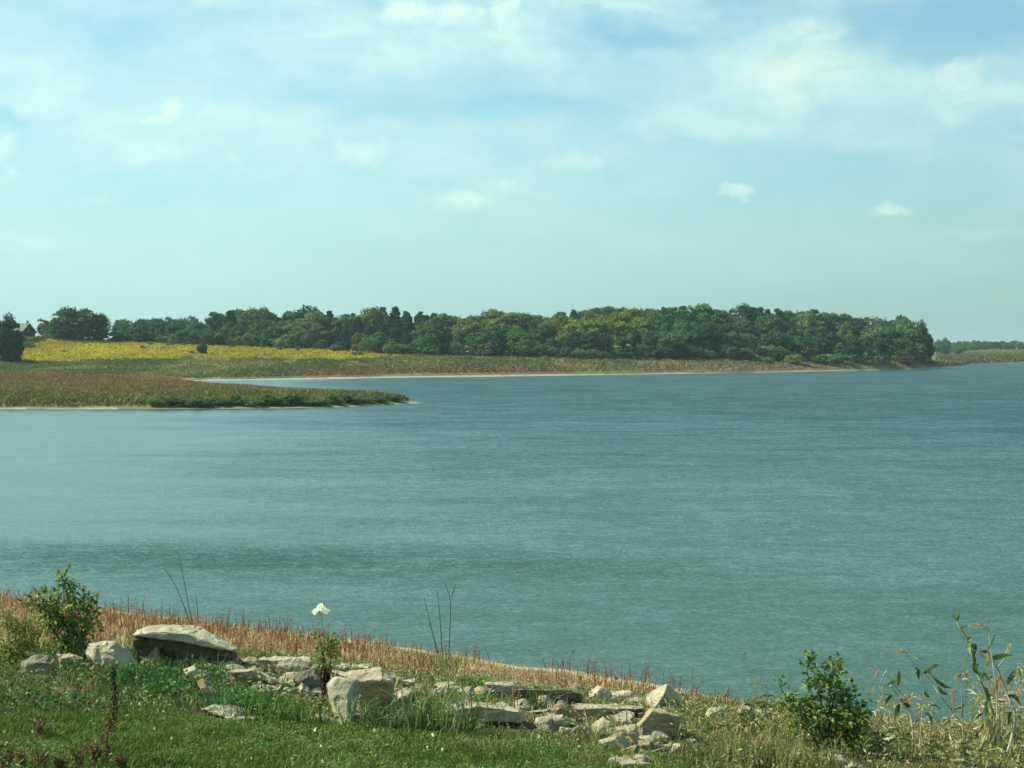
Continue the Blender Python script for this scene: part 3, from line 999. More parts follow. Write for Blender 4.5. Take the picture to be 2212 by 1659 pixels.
hd = 505.0
hx = (40 - U0) / F * hd
hz = float(height(hx, hd))
hs = empty('house', (hx, hd, hz - .2))
hs.rotation_euler.z = math.radians(-33)
ridge_z = 7 + (750 - 699) / F * hd - (hz - .2)
eave_z = ridge_z - 2.5
L2, W2 = 4.6, 2.6
me = solid([(-L2, -W2, 0), (L2, -W2, 0), (L2, W2, 0), (-L2, W2, 0), (-L2, -W2, eave_z), (L2, -W2, eave_z), (L2, W2, eave_z), (-L2, W2, eave_z), (-L2, 0, ridge_z - .12), (L2, 0, ridge_z - .12)],
           [(0, 1, 5, 4), (2, 3, 7, 6), (1, 2, 6, 9, 5), (3, 0, 4, 8, 7), (0, 3, 2, 1), (4, 5, 9, 8), (6, 7, 8, 9)], 'house_wall')
mesh_obj('wall', me, M_DARKWOOD, hs)
for sgn in (-1, 1):
    o1, o2 = L2 + .5, (W2 + .55)
    k = (ridge_z - eave_z) / W2
    V = [(-o1, 0, ridge_z), (o1, 0, ridge_z), (o1, sgn * o2, ridge_z - k * o2), (-o1, sgn * o2, ridge_z - k * o2)]
    V += [(a, b, c_ + .14) for a, b, c_ in V]
    mesh_obj('roof_slope', solid(V, [(0, 1, 2, 3), (4, 5, 6, 7), (0, 1, 5, 4), (1, 2, 6, 5), (2, 3, 7, 6), (3, 0, 4, 7)], 'roof_slope'), M_ROOF, hs)
mesh_obj('chimney', boxm('chimney', (L2 - 1.2, .6, ridge_z + .25), (.5, .5, 1.3)), M_WALL, hs)
mesh_obj('chimney', boxm('chimney', (-L2 + 1.6, .5, ridge_z + .2), (.45, .45, 1.2)), M_WALL, hs)
wn = mesh_obj('gable_window', boxm('gable_window', (L2 + .03, .15, eave_z + .55), (.06, .75, 1.5)), M_PALE, hs)
mesh_obj('pane', boxm('pane', (L2 + .075, .15, eave_z + .55), (.03, .55, 1.3)), M_GLASS, wn)
tag(hs, 'dark gabled house with grey green roof half hidden by the left edge trees', 'house')


# ------------------------------------------------------------------ far vegetation (stuff)
def scatter_polar(n_, a0, a1, r0, r1):
    a = rng.uniform(math.radians(a0), math.radians(a1), n_)
    r = np.sqrt(rng.uniform(r0 * r0, r1 * r1, n_))
    return r * np.sin(a), r * np.cos(a)


# goldenrod and meadow grasses across the water
x, y = scatter_polar(230000, -21, 21, 340, 560)
z = height(x, y)
u, v = proj(x, y, z)
S = np.interp(u, COL_U, COL_S)
ok = (z > .35) & (y > S + 3) & (y < edge_depth(u) + 4) & (y < 560)
x, y, z, u, v = x[ok], y[ok], z[ok], u[ok], v[ok]
c0 = far_color(x, y, z)
yel = c0[:, 0] > .2
hgt = rng.uniform(.25, .6, len(x))
for nm, msk, lab in (('goldenrod_field', yel & (c0[:, 1] < .9) & (u < 960), 'sheet of yellow flowering goldenrod on the slope below the left wood'),
                     ('meadow_grass', ~(yel & (u < 960)), 'olive and red brown rough meadow grass along the far shore')):
    b = Bag()
    nn = int(msk.sum())
    cb = c0[msk]
    base = cb * .75 if nm == 'meadow_grass' else cb * C_(.8, .85, 1.0)
    tip = np.clip(cb * rng.uniform(.75, 1.45, (nn, 1)), 0, 1)
    b.blades(np.stack([x, y, z - .05], 1)[msk], hgt[msk], rng.uniform(.25, .6, nn), rng.uniform(0, 6.283, nn), rng.uniform(.1, .5, nn), base, tip)
    o = mesh_obj(nm, b.mesh(nm), M_GRASS)
    tag(o, lab, 'grass', kind='stuff')

# rough grass on the far right meadow
x, y = scatter_polar(60000, 13.5, 20, 600, 1260)
z = height(x, y)
u, v = proj(x, y, z)
ok = (z > .4) & (u > 2024)
x, y, z = x[ok], y[ok], z[ok]
c0 = far_color(x, y, z)
b = Bag()
nn = len(x)
b.blades(np.stack([x, y, z - .05], 1), rng.uniform(.4, 1.0, nn), rng.uniform(.5, 1.2, nn), rng.uniform(0, 6.283, nn), rng.uniform(.1, .7, nn), c0 * .8, np.clip(c0 * rng.uniform(.7, 1.4, (nn, 1)), 0, 1))
tag(mesh_obj('meadow_grass', b.mesh('meadow_grass'), M_GRASS), 'thin tan and green grass strip of the far right shore', 'grass', kind='stuff')

# spit
x, y = scatter_polar(260000, -20, -1.5, 184, 345)
sd = poly_sd(x, y, SPIT)
z = height(x, y)
u, v = proj(x, y, z)
ok = (sd > 1.2 + .5 * sstep(u, 840, 900)) & (rng.uniform(0, 1, len(x)) < np.where(y < 230, 1.0, .45))
x, y, z, sd, u = x[ok], y[ok], z[ok], sd[ok], u[ok]
c0 = far_color(x, y, z)
nn = len(x)
b = Bag()
tuft = fbm(x * .22, y * .12, 91, 3)
front = (y < 215)
hgt = (.18 + .50 * tuft) * rng.uniform(.7, 1.3, nn) * np.where(front, 1.25, .9) * (.35 + .65 * sstep(sd, .8, 3)) * (1 + .5 * sstep(u, 700, 860))
tip = np.clip(c0 * rng.uniform(.75, 1.35, (nn, 1)) * (.75 + .5 * tuft)[:, None], 0, 1)
b.blades(np.stack([x, y, z - .05], 1), hgt, rng.uniform(.10, .24, nn), rng.uniform(0, 6.283, nn), rng.uniform(.2, 1.0, nn), c0 * .8, tip)
o = mesh_obj('marsh_grass', b.mesh('marsh_grass'), M_GRASS)
tag(o, 'tall olive and russet marsh grass covering the low spit', 'grass', kind='stuff')
# shrubs along the front of the spit
u = 236
while u < 870:
    dens = .35 if u < 330 else (1 if u < 770 else .55)
    if random.random() < dens:
        vb = float(np.interp(u, [0, 600, 720, 830, 880], [879.5, 878.5, 876, 871, 868.5])) - random.uniform(0, 4)
        tone = random.choice([T_DARK, T_DEEP, T_MID, T_MID, T_OLIVE])
        hh = random.uniform(17, 27) if u < 760 else random.uniform(13, 21)
        tree_at(u, vb, vb - hh, random.uniform(28, 52), 'shrub', tone, f"low {TONE_WORD.get(tone, 'olive')} shrub along the water edge of the spit", name='shrub', cat='shrub', group='shrubs along the spit waterline')
    u += random.uniform(13, 26)

# ------------------------------------------------------------------ foreground: stones
def rock_material():
    m = bpy.data.materials.new('limestone')
    m.use_nodes = True
    n = NT(m.node_tree)
    tcn = n.n('ShaderNodeTexCoord').outputs['Object']
    oi = n.n('ShaderNodeObjectInfo')
    vec = n.vm('ADD', tcn, n.vm('SCALE', n.xyz(oi.outputs['Random'], oi.outputs['Random'], 0.0), 37.0))
    f1 = n.noise(vec, 2.2, 6, .6, .3)
    f2 = n.noise(vec, 11.0, 6, .65)
    f3 = n.noise(vec, 38.0, 4, .6)
    c = n.mix(n.ramp(f1, .35, .68), (.47, .415, .29), (.31, .27, .19))
    c = n.mix(n.ramp(f2, .50, .72, 0, .75), c, (.23, .205, .155))
    c = n.mix(n.ramp(f2, .40, .25, 0, .5), c, (.56, .52, .40))
    c = n.mix(n.ramp(n.noise(vec, 3.1, 3, .5), .60, .70, 0, .35), c, (.38, .26, .12))
    c = n.mix(n.ramp(f3, .56, .70, 0, .65), c, (.10, .10, .08))
    c = n.mix(n.ramp(n.noise(vec, 5.0, 5, .7, .6), .57, .66, 0, .6), c, (.17, .165, .13))
    c = n.mix(1.0, c, oi.outputs['Color'], 'MULTIPLY')
    b = n.n('ShaderNodeBsdfPrincipled')
    n.link(c, b.inputs['Base Color'])
    b.inputs['Roughness'].default_value = .93
    b.inputs['Specular IOR Level'].default_value = .2
    bp = n.n('ShaderNodeBump'); bp.inputs['Strength'].default_value = .8; bp.inputs['Distance'].default_value = .03
    n.link(n.m('ADD', f2, n.m('MULTIPLY', f3, .4)), bp.inputs['Height'])
    n.link(bp.outputs[0], b.inputs['Normal'])
    o = n.n('ShaderNodeOutputMaterial'); n.link(b.outputs[0], o.inputs[0])
    return m


M_ROCK = rock_material()
FOOT = []


def rock(name, label, zoom, outl, front=None, depth=None, tint=(1, 1, 1), rough=.5, sink=.10, cat='rock', fshift=(0.0, .18), group='riprap stones along the bank', dd=None):
    """a broken stone: the hull of its outline, of a nearer set of face points and of a smaller back, then chipped and weathered.
    Points are given in the enlargements the photograph was studied in."""
    ou, ov, k = {1: (0, 1179.5, .2890), 2: (493.7, 1179.5, .2890), 3: (932.6, 1179.5, .2976), 4: (1536, 1261.8, .3055)}[zoom]
    pts = [(ou + k * a, ov + k * b_) for a, b_ in outl]
    us = [p[0] for p in pts]; vs = [p[1] for p in pts]
    cu, cv = sum(us) / len(us), sum(vs) / len(vs)
    base = hit(cu, max(vs) - 1.0)
    d0 = base.y if dd is None else dd
    wid = (max(us) - min(us)) * d0 / F
    D = depth or max(.28, .62 * wid)
    hgt = max(vs) - min(vs)
    P = []
    for (u_, v_) in pts:
        P.append(at(u_, v_, d0 + D * .38))
    if front is None:
        fr = [(cu + (u_ - cu) * .68 + fshift[0] * wid * F / d0, cv + (v_ - cv) * .62 + fshift[1] * hgt) for u_, v_ in pts]
        for (u_, v_) in fr:
            P.append(at(u_, v_, d0))
    else:
        for f_ in front:
            u_, v_ = ou + k * f_[0], ov + k * f_[1]
            P.append(at(u_, v_, d0 + (f_[2] if len(f_) > 2 else 0.0)))
    for (u_, v_) in pts:
        P.append(at(cu + (u_ - cu) * .74, cv + (v_ - cv) * .74 + hgt * .10, d0 + D))
    zb = min(p.z for p in P)
    for p in list(P):
        if sink > -1 and p.z < zb + .3 * (hgt * d0 / F):
            g = float(height(p.x, p.y))
            P.append(Vector((p.x, p.y, min(p.z, g) - sink)))
    org = Vector((base.x, d0 + D * .4, base.z))
    bm = bmesh.new()
    for p in P:
        bm.verts.new(p - org)
    r = bmesh.ops.convex_hull(bm, input=bm.verts)
    junk = list({v_ for v_ in (r['geom_interior'] + r['geom_unused']) if isinstance(v_, bmesh.types.BMVert)})
    bmesh.ops.delete(bm, geom=junk, context='VERTS')
    bmesh.ops.dissolve_limit(bm, angle_limit=math.radians(9), verts=bm.verts, edges=bm.edges)
    bmesh.ops.bevel(bm, geom=list(bm.edges), offset=min(.014, .03 * wid), segments=1, profile=.6, affect='EDGES', clamp_overlap=True)
    bmesh.ops.triangulate(bm, faces=bm.faces)
    tgt = max(.035, wid / 26)
    for _ in range(5):
        long_e = [e for e in bm.edges if e.calc_length() > tgt * 1.6]
        if not long_e or len(bm.faces) > 4200:
            break
        bmesh.ops.subdivide_edges(bm, edges=long_e, cuts=1)
        bmesh.ops.triangulate(bm, faces=[f for f in bm.faces if len(f.verts) > 3])
    bm.normal_update()
    sd = random.uniform(0, 100)
    amp = rough * min(.10, .11 * wid + .012)
    for v_ in bm.verts:
        q = v_.co
        a_ = mnoise.fractal(q * (2.2 / max(wid, .3)) + Vector((sd, 0, 0)), 1.0, 2.1, 4)
        c_ = mnoise.fractal(q * 9 + Vector((0, sd, 0)), .9, 2.1, 3)
        st = math.floor((q.z + .04 * a_) * 11) / 11 - q.z         # bedding ledges
        cl_ = mnoise.cell(q * 6.5 + Vector((sd, sd, 0))) - .5           # broken plates
        cl2 = mnoise.cell(q * 15 + Vector((0, sd, sd))) - .5
        v_.co = q + v_.normal * (amp * (.45 * a_ + .25 * c_) + rough * (.026 * cl_ + .012 * cl2) + rough * .005 * math.sin(st * 60))
    me = bpy.data.meshes.new(name)
    bm.to_mesh(me); bm.free()
    o = mesh_obj(name, me, M_ROCK, loc=org)
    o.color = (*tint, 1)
    o['d0'] = d0
    if label:
        tag(o, label, cat, group)
        del o['d0']
        FOOT.append((cu, cv, (max(us) - min(us)) / 2, org, wid, label))
    return o


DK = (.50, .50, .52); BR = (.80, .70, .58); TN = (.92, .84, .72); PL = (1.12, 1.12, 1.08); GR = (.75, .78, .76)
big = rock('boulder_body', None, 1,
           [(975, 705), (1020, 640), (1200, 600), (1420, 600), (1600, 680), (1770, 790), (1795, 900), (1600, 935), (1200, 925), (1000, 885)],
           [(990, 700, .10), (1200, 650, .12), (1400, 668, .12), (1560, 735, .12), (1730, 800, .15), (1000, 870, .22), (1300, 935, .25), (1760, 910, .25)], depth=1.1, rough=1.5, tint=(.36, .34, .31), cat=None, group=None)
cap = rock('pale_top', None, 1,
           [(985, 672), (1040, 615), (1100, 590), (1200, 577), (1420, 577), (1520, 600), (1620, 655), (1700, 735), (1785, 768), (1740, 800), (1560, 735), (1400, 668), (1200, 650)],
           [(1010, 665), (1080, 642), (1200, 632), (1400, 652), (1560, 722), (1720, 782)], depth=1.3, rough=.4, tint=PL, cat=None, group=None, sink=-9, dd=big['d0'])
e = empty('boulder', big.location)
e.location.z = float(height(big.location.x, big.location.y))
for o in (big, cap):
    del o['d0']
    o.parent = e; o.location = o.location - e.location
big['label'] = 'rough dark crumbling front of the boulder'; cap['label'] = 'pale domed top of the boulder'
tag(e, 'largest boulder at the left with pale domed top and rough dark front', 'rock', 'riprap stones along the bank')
rock('boulder', 'cream block with dark right side, left of the largest boulder', 1,
     [(630, 790), (660, 722), (760, 702), (860, 705), (945, 765), (1040, 880), (1060, 945), (800, 965), (660, 850)],
     [(700, 740, .03), (862, 712, -.02), (850, 800, -.12), (960, 945, -.12), (690, 850, .0), (800, 950, -.08)], depth=.7, tint=PL)
rock('stone', 'small pointed tan stone leaning on the largest boulder front', 1, [(1040, 860), (1110, 790), (1180, 738), (1200, 800), (1225, 865), (1100, 925)], tint=TN)
rock('flat_stone', 'grey flat slab under the leafy bush at left', 1, [(150, 860), (265, 806), (425, 835), (405, 965), (160, 965)], tint=GR)
rock('stone', 'pale low stone between the leafy bush and the cream block', 1, [(415, 802), (560, 800), (640, 832), (625, 885), (430, 905)], tint=PL)
rock('stone', 'pale stone showing through the weeds at the left edge', 1, [(-40, 700), (120, 698), (145, 745), (60, 775), (-40, 770)], tint=PL)
rock('stone', 'white jagged stone just right below the largest boulder', 1, [(1365, 920), (1470, 868), (1492, 940), (1475, 1012), (1400, 975)], tint=PL)
rock('flat_stone', 'smooth brown slab tilted down to the right below the white jagged stone', 1, [(1465, 1015), (1515, 983), (1600, 1030), (1695, 1110), (1705, 1175), (1600, 1175), (1480, 1060)], tint=BR, rough=.25)
rock('flat_stone', 'flat cream slab lying lowest in the grass at left', 1, [(1480, 1212), (1600, 1174), (1740, 1180), (1845, 1205), (1862, 1225), (1800, 1290), (1700, 1292), (1560, 1245)],
     [(1500, 1215), (1700, 1292, -.1), (1800, 1290), (1600, 1255)], depth=.45, tint=PL)
rock('stone', 'brown stone close under the right end of the largest boulder', 1, [(1488, 885), (1560, 870), (1640, 890), (1715, 930), (1690, 955), (1540, 950)], tint=BR)
rock('boulder', 'wide pale boulder behind, right of the largest boulder', 2, [(215, 850), (250, 828), (500, 814), (622, 828), (645, 880), (545, 965), (465, 995), (330, 935)],
     [(300, 850, .1), (480, 840, .05), (620, 860), (470, 985), (550, 955, -.05)], depth=.8, tint=PL)
rock('flat_stone', 'brown shaded slab right of the largest boulder', 2, [(70, 815), (200, 828), (320, 890), (410, 945), (200, 925), (70, 905)], tint=BR)
rock('flat_stone', 'long flat pale slab with dark hollow under it at left centre', 2, [(-10, 935), (90, 915), (190, 908), (300, 955), (450, 1030), (485, 1085), (220, 1065), (60, 1000)],
     [(10, 940), (190, 925), (440, 1045), (220, 1060, .2), (440, 1085, .2)], depth=.8)
rock('stone', 'small tan stone below the long flat pale slab', 2, [(265, 1065), (330, 1040), (402, 1028), (425, 1090), (300, 1135)], tint=TN)
rock('stone', 'small pale wedge stone left of the brown dead stalk', 2, [(505, 1055), (545, 1012), (605, 1060), (645, 1125), (560, 1128)], tint=PL)
rock('stone', 'dark grey stone behind the brown dead stalk', 2, [(470, 990), (550, 930), (650, 900), (720, 950), (720, 1060), (560, 1080)], tint=DK)
rock('boulder', 'tall smooth cream boulder standing right of the brown dead stalk', 2,
     [(722, 1045), (745, 1000), (780, 972), (850, 972), (965, 992), (985, 1100), (950, 1200), (915, 1318), (850, 1318), (790, 1200), (740, 1110)],
     [(750, 1040, .05), (800, 985, .05), (930, 1010), (880, 1150, -.1), (900, 1310, -.16), (855, 1310, -.12)], depth=.6, tint=PL, rough=.3)
rock('boulder', 'broad boulder with ochre patch right of the tall cream boulder', 2,
     [(770, 930), (880, 925), (1000, 945), (1140, 908), (1255, 960), (1250, 1050), (1215, 1200), (1030, 1240), (960, 1120)],
     [(960, 1010), (1140, 1000, -.03), (1225, 1020), (1050, 1100, .05), (1200, 1110, .05), (1030, 1235, .2), (1200, 1200, .2)], depth=.9, tint=(1.04, .98, .88))
rock('stone', 'small mottled stone at the lower right of the ochre patched boulder', 2, [(1210, 1170), (1285, 1078), (1372, 1068), (1365, 1145), (1250, 1178)], tint=PL)
rock('stone', 'pale stone peeping out behind the ochre patched boulder', 2, [(1285, 1005), (1400, 983), (1425, 1040), (1330, 1060)], tint=PL)
rock('stone', 'pale stones end behind the tall weed stem at centre', 2, [(780, 900), (860, 868), (1080, 880), (1120, 925), (900, 950)], tint=(1, 1, .95))
rock('flat_stone', 'low pale slab among tall grass at centre', 3, [(5, 1002), (130, 984), (220, 1008), (312, 1060), (245, 1095), (60, 1055)], tint=PL)
rock('stone', 'bright cream cube stone with dark gap at its left', 3, [(388, 990), (490, 978), (600, 988), (645, 1020), (605, 1095), (520, 1095), (398, 1065)],
     [(398, 1000, .02), (580, 1005), (600, 1090, .02), (405, 1062)], depth=.5, tint=PL)
rock('boulder', 'long dark shaded boulder right of the cream cube stone', 3, [(600, 1042), (760, 1045), (1000, 1040), (1092, 1070), (1095, 1135), (850, 1155), (620, 1135)],
     [(605, 1042), (1000, 1044), (1090, 1075), (620, 1130, .25), (1090, 1130, .25)], depth=.6, tint=DK)  # dark tint puts the shade of this boulder's front into its colour
rock('flat_stone', 'dark thin slab lying behind the long dark boulder', 3, [(648, 992), (720, 984), (880, 1018), (885, 1048), (680, 1034)], tint=DK)
rock('stone', 'small grey stone behind the right end of the long dark boulder', 3, [(878, 1010), (960, 1008), (995, 1042), (890, 1048)], tint=GR)
rock('boulder', 'broad flat topped boulder at front centre half hidden in weeds', 3, [(95, 1190), (150, 1130), (300, 1120), (520, 1134), (650, 1172), (685, 1220), (665, 1295), (400, 1315), (100, 1295)],
     [(105, 1195), (330, 1160, -.02), (640, 1200, -.02), (400, 1310), (110, 1290), (655, 1290)], depth=.9, tint=(1.0, .97, .9))
rock('flat_stone', 'thin pale slab edge beside the broad flat topped boulder', 3, [(675, 1192), (770, 1184), (862, 1172), (872, 1198), (690, 1224)], tint=PL)
rock('stone', 'tan stone with sloping top at centre right', 3, [(845, 1175), (910, 1118), (985, 1140), (1065, 1210), (1062, 1268), (950, 1255)], tint=BR)
rock('stone', 'white stone below the tan sloping stone', 3, [(815, 1340), (850, 1222), (960, 1210), (1025, 1270), (985, 1315)], tint=PL)
rock('boulder', 'whitish peaked boulder on top of the heap at right centre', 3, [(1092, 1140), (1140, 1060), (1210, 998), (1262, 1020), (1310, 1055), (1310, 1135), (1250, 1160)],
     [(1130, 1110, .02), (1215, 1040, -.02), (1250, 1150), (1120, 1140)], depth=.6, tint=PL)
rock('stone', 'rounded cream stone attached right of the whitish peaked boulder', 3, [(1285, 1062), (1390, 1044), (1462, 1054), (1478, 1092), (1430, 1135), (1300, 1145)], depth=.45, tint=PL)
rock('flat_stone', 'long cream slab lying across under the whitish peaked boulder', 3, [(1000, 1140), (1100, 1160), (1320, 1148), (1530, 1158), (1562, 1180), (1542, 1218), (1330, 1232), (1150, 1255), (1050, 1215)],
     [(1040, 1180), (1320, 1170, -.05), (1540, 1180, -.05), (1330, 1230), (1150, 1250)], depth=.7)
rock('stone', 'small cream stone left of the dark sided wedge', 3, [(1482, 1102), (1550, 1088), (1565, 1148), (1500, 1145)], tint=PL)
rock('boulder', 'pointed wedge boulder, bright left face and black shaded right face', 3,
     [(1553, 1095), (1600, 1045), (1660, 1018), (1715, 994), (1770, 1050), (1812, 1120), (1782, 1198), (1640, 1198), (1560, 1170)],
     [(1713, 998, .10), (1683, 1080, -.28), (1612, 1185, -.42)], depth=.8, tint=PL, rough=.3)
rock('boulder', 'big tan block in front under the pointed wedge boulder', 3, [(1475, 1295), (1520, 1235), (1560, 1190), (1600, 1168), (1690, 1198), (1802, 1215), (1806, 1330), (1795, 1398), (1560, 1405), (1500, 1335)],
     [(1500, 1300), (1600, 1190, .0), (1690, 1215, -.04), (1800, 1230), (1790, 1390, .05), (1570, 1400)], depth=.8, tint=TN)
rock('stone', 'pale slanting stone at the left foot of the big tan block', 3, [(1395, 1300), (1480, 1288), (1502, 1400), (1545, 1475), (1450, 1405)], tint=PL)
rock('stone', 'small dark triangular stone in front of the big tan block', 3, [(1488, 1405), (1530, 1303), (1595, 1400)], tint=DK, depth=.25)
rock('stone', 'warm tan stone lowest in the heap below the dark triangle', 3, [(1498, 1412), (1592, 1395), (1625, 1470), (1590, 1505), (1520, 1485)], tint=TN)
rock('stone', 'small pale stone lying left below the big tan block', 3, [(1325, 1335), (1420, 1293), (1465, 1345), (1400, 1372)], tint=PL)
rock('stone', 'pale stone in dry grass, first right of the wedge boulder', 3, [(1975, 1225), (2010, 1180), (2090, 1153), (2145, 1190), (2135, 1255), (2060, 1268)], tint=PL)
rock('stone', 'pinkish pale stone left of the right green bush', 4, [(165, 905), (228, 828), (292, 858), (315, 925), (180, 955)], tint=TN)
rock('stone', 'dark little stone between two pale ones near the right bush', 4, [(305, 880), (345, 856), (365, 900), (350, 940), (308, 930)], tint=DK)
rock('stone', 'pale upright stone touching the right green bush', 4, [(368, 885), (440, 868), (455, 962), (380, 958)], tint=PL)
rock('stone', 'grey slanted stone right of the bright green clump', 4, [(1128, 1160), (1200, 1080), (1312, 1060), (1302, 1135), (1190, 1210)], tint=(.95, .95, .9))
rock('stone', 'tan stone behind the dry leaning stalk at right', 4, [(1415, 1055), (1500, 1038), (1515, 1092), (1430, 1115)], tint=TN)
rock('stone', 'grey broken stone behind the pale upright reed', 4, [(1645, 1155), (1740, 1130), (1795, 1168), (1785, 1215), (1670, 1208)], tint=(.95, .95, .92))
rock('flat_stone', 'low grey slab at the foot of the pale upright reed', 4, [(1675, 1235), (1780, 1218), (1872, 1222), (1885, 1262), (1800, 1295), (1700, 1278)], tint=GR)
rock('stone', 'grey stone at the lower edge under the right green bush', 4, [(925, 1310), (940, 1272), (1000, 1253), (1075, 1280), (1070, 1325)], tint=(.95, .93, .9))
rock('stone', 'pale stone at the lower edge below the heap', 3, [(1475, 1600), (1490, 1550), (1545, 1540), (1565, 1600), (1530, 1625)], tint=PL)
rock('stone', 'pale stone at the lower right corner among yellow stems', 4, [(2120, 1250), (2170, 1215), (2240, 1225), (2240, 1290), (2150, 1290)], tint=PL)

# broken rubble wedged between the stones
RUB = []
for k_ in range(5):
    bm = bmesh.new()
    for _ in range(13):
        d_ = Vector((random.gauss(0, 1), random.gauss(0, 1), random.gauss(0, 1))).normalized()
        bm.verts.new(Vector((d_.x * random.uniform(.6, 1), d_.y * random.uniform(.5, .9), d_.z * random.uniform(.35, .6))))
    r = bmesh.ops.convex_hull(bm, input=bm.verts)
    bmesh.ops.delete(bm, geom=list({v_ for v_ in (r['geom_interior'] + r['geom_unused']) if isinstance(v_, bmesh.types.BMVert)}), context='VERTS')
    bmesh.ops.bevel(bm, geom=list(bm.edges), offset=.05, segments=1, profile=.6, affect='EDGES', clamp_overlap=True)
    bmesh.ops.triangulate(bm, faces=bm.faces)
    bmesh.ops.subdivide_edges(bm, edges=list(bm.edges), cuts=1)
    bm.normal_update()
    for v_ in bm.verts:
        v_.co += v_.normal * .07 * mnoise.fractal(v_.co * 2.5 + Vector((k_ * 9, 0, 0)), 1, 2, 3)
    me = bpy.data.meshes.new('rubble_stone'); bm.to_mesh(me); bm.free()
    me.materials.append(M_ROCK)
    RUB.append(me)
heap = [f_ for f_ in FOOT if f_[0] > 1000 and f_[0] < 1520] * 5 + [f_ for f_ in FOOT if 440 < f_[0] < 1000] * 4 + [f_ for f_ in FOOT if 1600 < f_[0]] + FOOT
for k_ in range(240):
    f_ = random.choice(heap)
    a_ = random.uniform(0, 6.283); rr = f_[4] * random.uniform(.55, .95) + .12
    x_, y_ = f_[3].x + math.cos(a_) * rr, f_[3].y + math.sin(a_) * rr * .8
    if y_ < 17: continue
    sc = random.uniform(.05, .15) if random.random() < .5 else random.uniform(.14, .30)
    o = mesh_obj('rubble_stone', random.choice(RUB), M_ROCK, loc=(x_, y_, float(height(x_, y_)) + sc * .12))
    o.scale = (sc, sc, sc * random.uniform(.7, 1.2))
    o.rotation_euler = (random.uniform(-.4, .4), random.uniform(-.4, .4), random.uniform(0, 6.283))
    o.color = (*random.choice([PL, PL, PL, TN, (1, 1, 1), GR]), 1)
    near_ = min(FOOT, key=lambda g: (g[3].x - x_) ** 2 + (g[3].y - y_) ** 2)
    tag(o, 'rubble piece by ' + ' '.join(near_[5].split()[:9]).rstrip(','), 'stone', 'small broken rubble between the bank stones')

# ------------------------------------------------------------------ foreground: ground plants (stuff)
def near_points(n_, r0, r1, a=19.5):
    x, y = scatter_polar(n_, -a, a, r0, r1)
    z, t = h_near(x, y)
    u, v = proj(x, y, z)
    return x, y, z, t, u, v


# lawn
x, y, z, t, u, v = near_points(420000, 15.5, 27)
k = rng.uniform(0, 1, len(x)) < lawn_mask(u, v, x, y)
x, y, z = x[k], y[k], z[k]
nn = len(x)
pn = fbm(x * 1.2, y * 1.2, 201, 3); pn2 = fbm(x * 4, y * 4, 203, 2)
cb = lerp(np.broadcast_to(C_(.080, .136, .025), (nn, 3)), np.broadcast_to(C_(.155, .195, .044), (nn, 3)), sstep(pn, .35, .65))
dry = rng.uniform(0, 1, nn) < .07
cb = np.where(dry[:, None], C_(.24, .22, .09), cb) * rng.uniform(.6, 1.35, (nn, 1))
b = Bag()
hh = rng.uniform(.035, .105, nn) * (.6 + .9 * pn2)
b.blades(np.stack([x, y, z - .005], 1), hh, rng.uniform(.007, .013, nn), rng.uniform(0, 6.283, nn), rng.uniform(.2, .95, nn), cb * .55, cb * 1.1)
# clover among the grass
m = rng.uniform(0, 1, nn) < .22 * sstep(pn, .38, .6)
q = np.stack([x, y, z + hh * .8], 1)[m]
nl = len(q)
b.leaves(q, rand_dirs(nl, 0) * np.array([1, 1, .25]), rand_dirs(nl, .55), rng.uniform(.022, .042, nl), rng.uniform(.02, .036, nl), jitter((.055, .125, .026), nl, .25))
wf = rng.uniform(0, 1, nn) < .0004
q = np.stack([x, y, z + hh], 1)[wf]
for j in range(3):
    b.leaves(q + np.array([0, 0, .01 * j]), rand_dirs(len(q), .1), rand_dirs(len(q), .2), .03, .026, np.broadcast_to(C_(.62, .62, .52), (len(q), 3)))
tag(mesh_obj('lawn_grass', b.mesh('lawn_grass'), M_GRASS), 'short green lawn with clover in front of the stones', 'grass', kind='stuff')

# rank weeds and grass among the stones
x, y, z, t, u, v = near_points(150000, 16, 32)
lm = lawn_mask(u, v, x, y); rm = rough_mask(u, v, x, y)
edge_l = np.exp(-((v - np.interp(u, LAWN_U, LAWN_V) + 18) / 34) ** 2)
k = rng.uniform(0, 1, len(x)) < rm * (1 - .93 * lm) * (.35 + .65 * sstep(fbm(x * 1.6, y * 1.6, 211, 3), .38, .6) + .25 * edge_l)
inh = np.zeros(len(x))
for f_ in FOOT:          # bare dirt and shade round each stone
    inh = np.maximum(inh, np.exp(-(((x - f_[3].x) / (f_[4] * .62 + .1)) ** 2 + ((y - f_[3].y + .12) / (f_[4] * .45 + .16)) ** 2) ** 1.5))
k &= rng.uniform(0, 1, len(x)) > np.maximum(.97 * np.clip(inh * 1.4, 0, 1), .72 * heap_mask(u, v))
x, y, z, u, v = x[k], y[k], z[k], u[k], v[k]
nn = len(x)
pn = fbm(x * 1.1, y * 1.1, 213, 3)
left = 1 - sstep(u, 350, 900)
cg = lerp(np.broadcast_to(C_(.085, .125, .038), (nn, 3)), np.broadcast_to(C_(.15, .15, .055), (nn, 3)), sstep(pn, .35, .65))
cg = lerp(cg, C_(.055, .115, .028), left * .8)
drym = rng.uniform(0, 1, nn) < .10 + .22 * sstep(u, 1000, 1900)
cg = np.where(drym[:, None], C_(.30, .23, .12) * rng.uniform(.5, 1.2, (nn, 1)), cg) * rng.uniform(.55, 1.4, (nn, 1))
hh = (.05 + .12 * pn) * rng.uniform(.5, 1.35, nn)
b = Bag()
b.blades(np.stack([x, y, z - .01], 1), hh, rng.uniform(.009, .020, nn), rng.uniform(0, 6.283, nn), rng.uniform(.2, 1.1, nn), cg * .6, cg * 1.1)
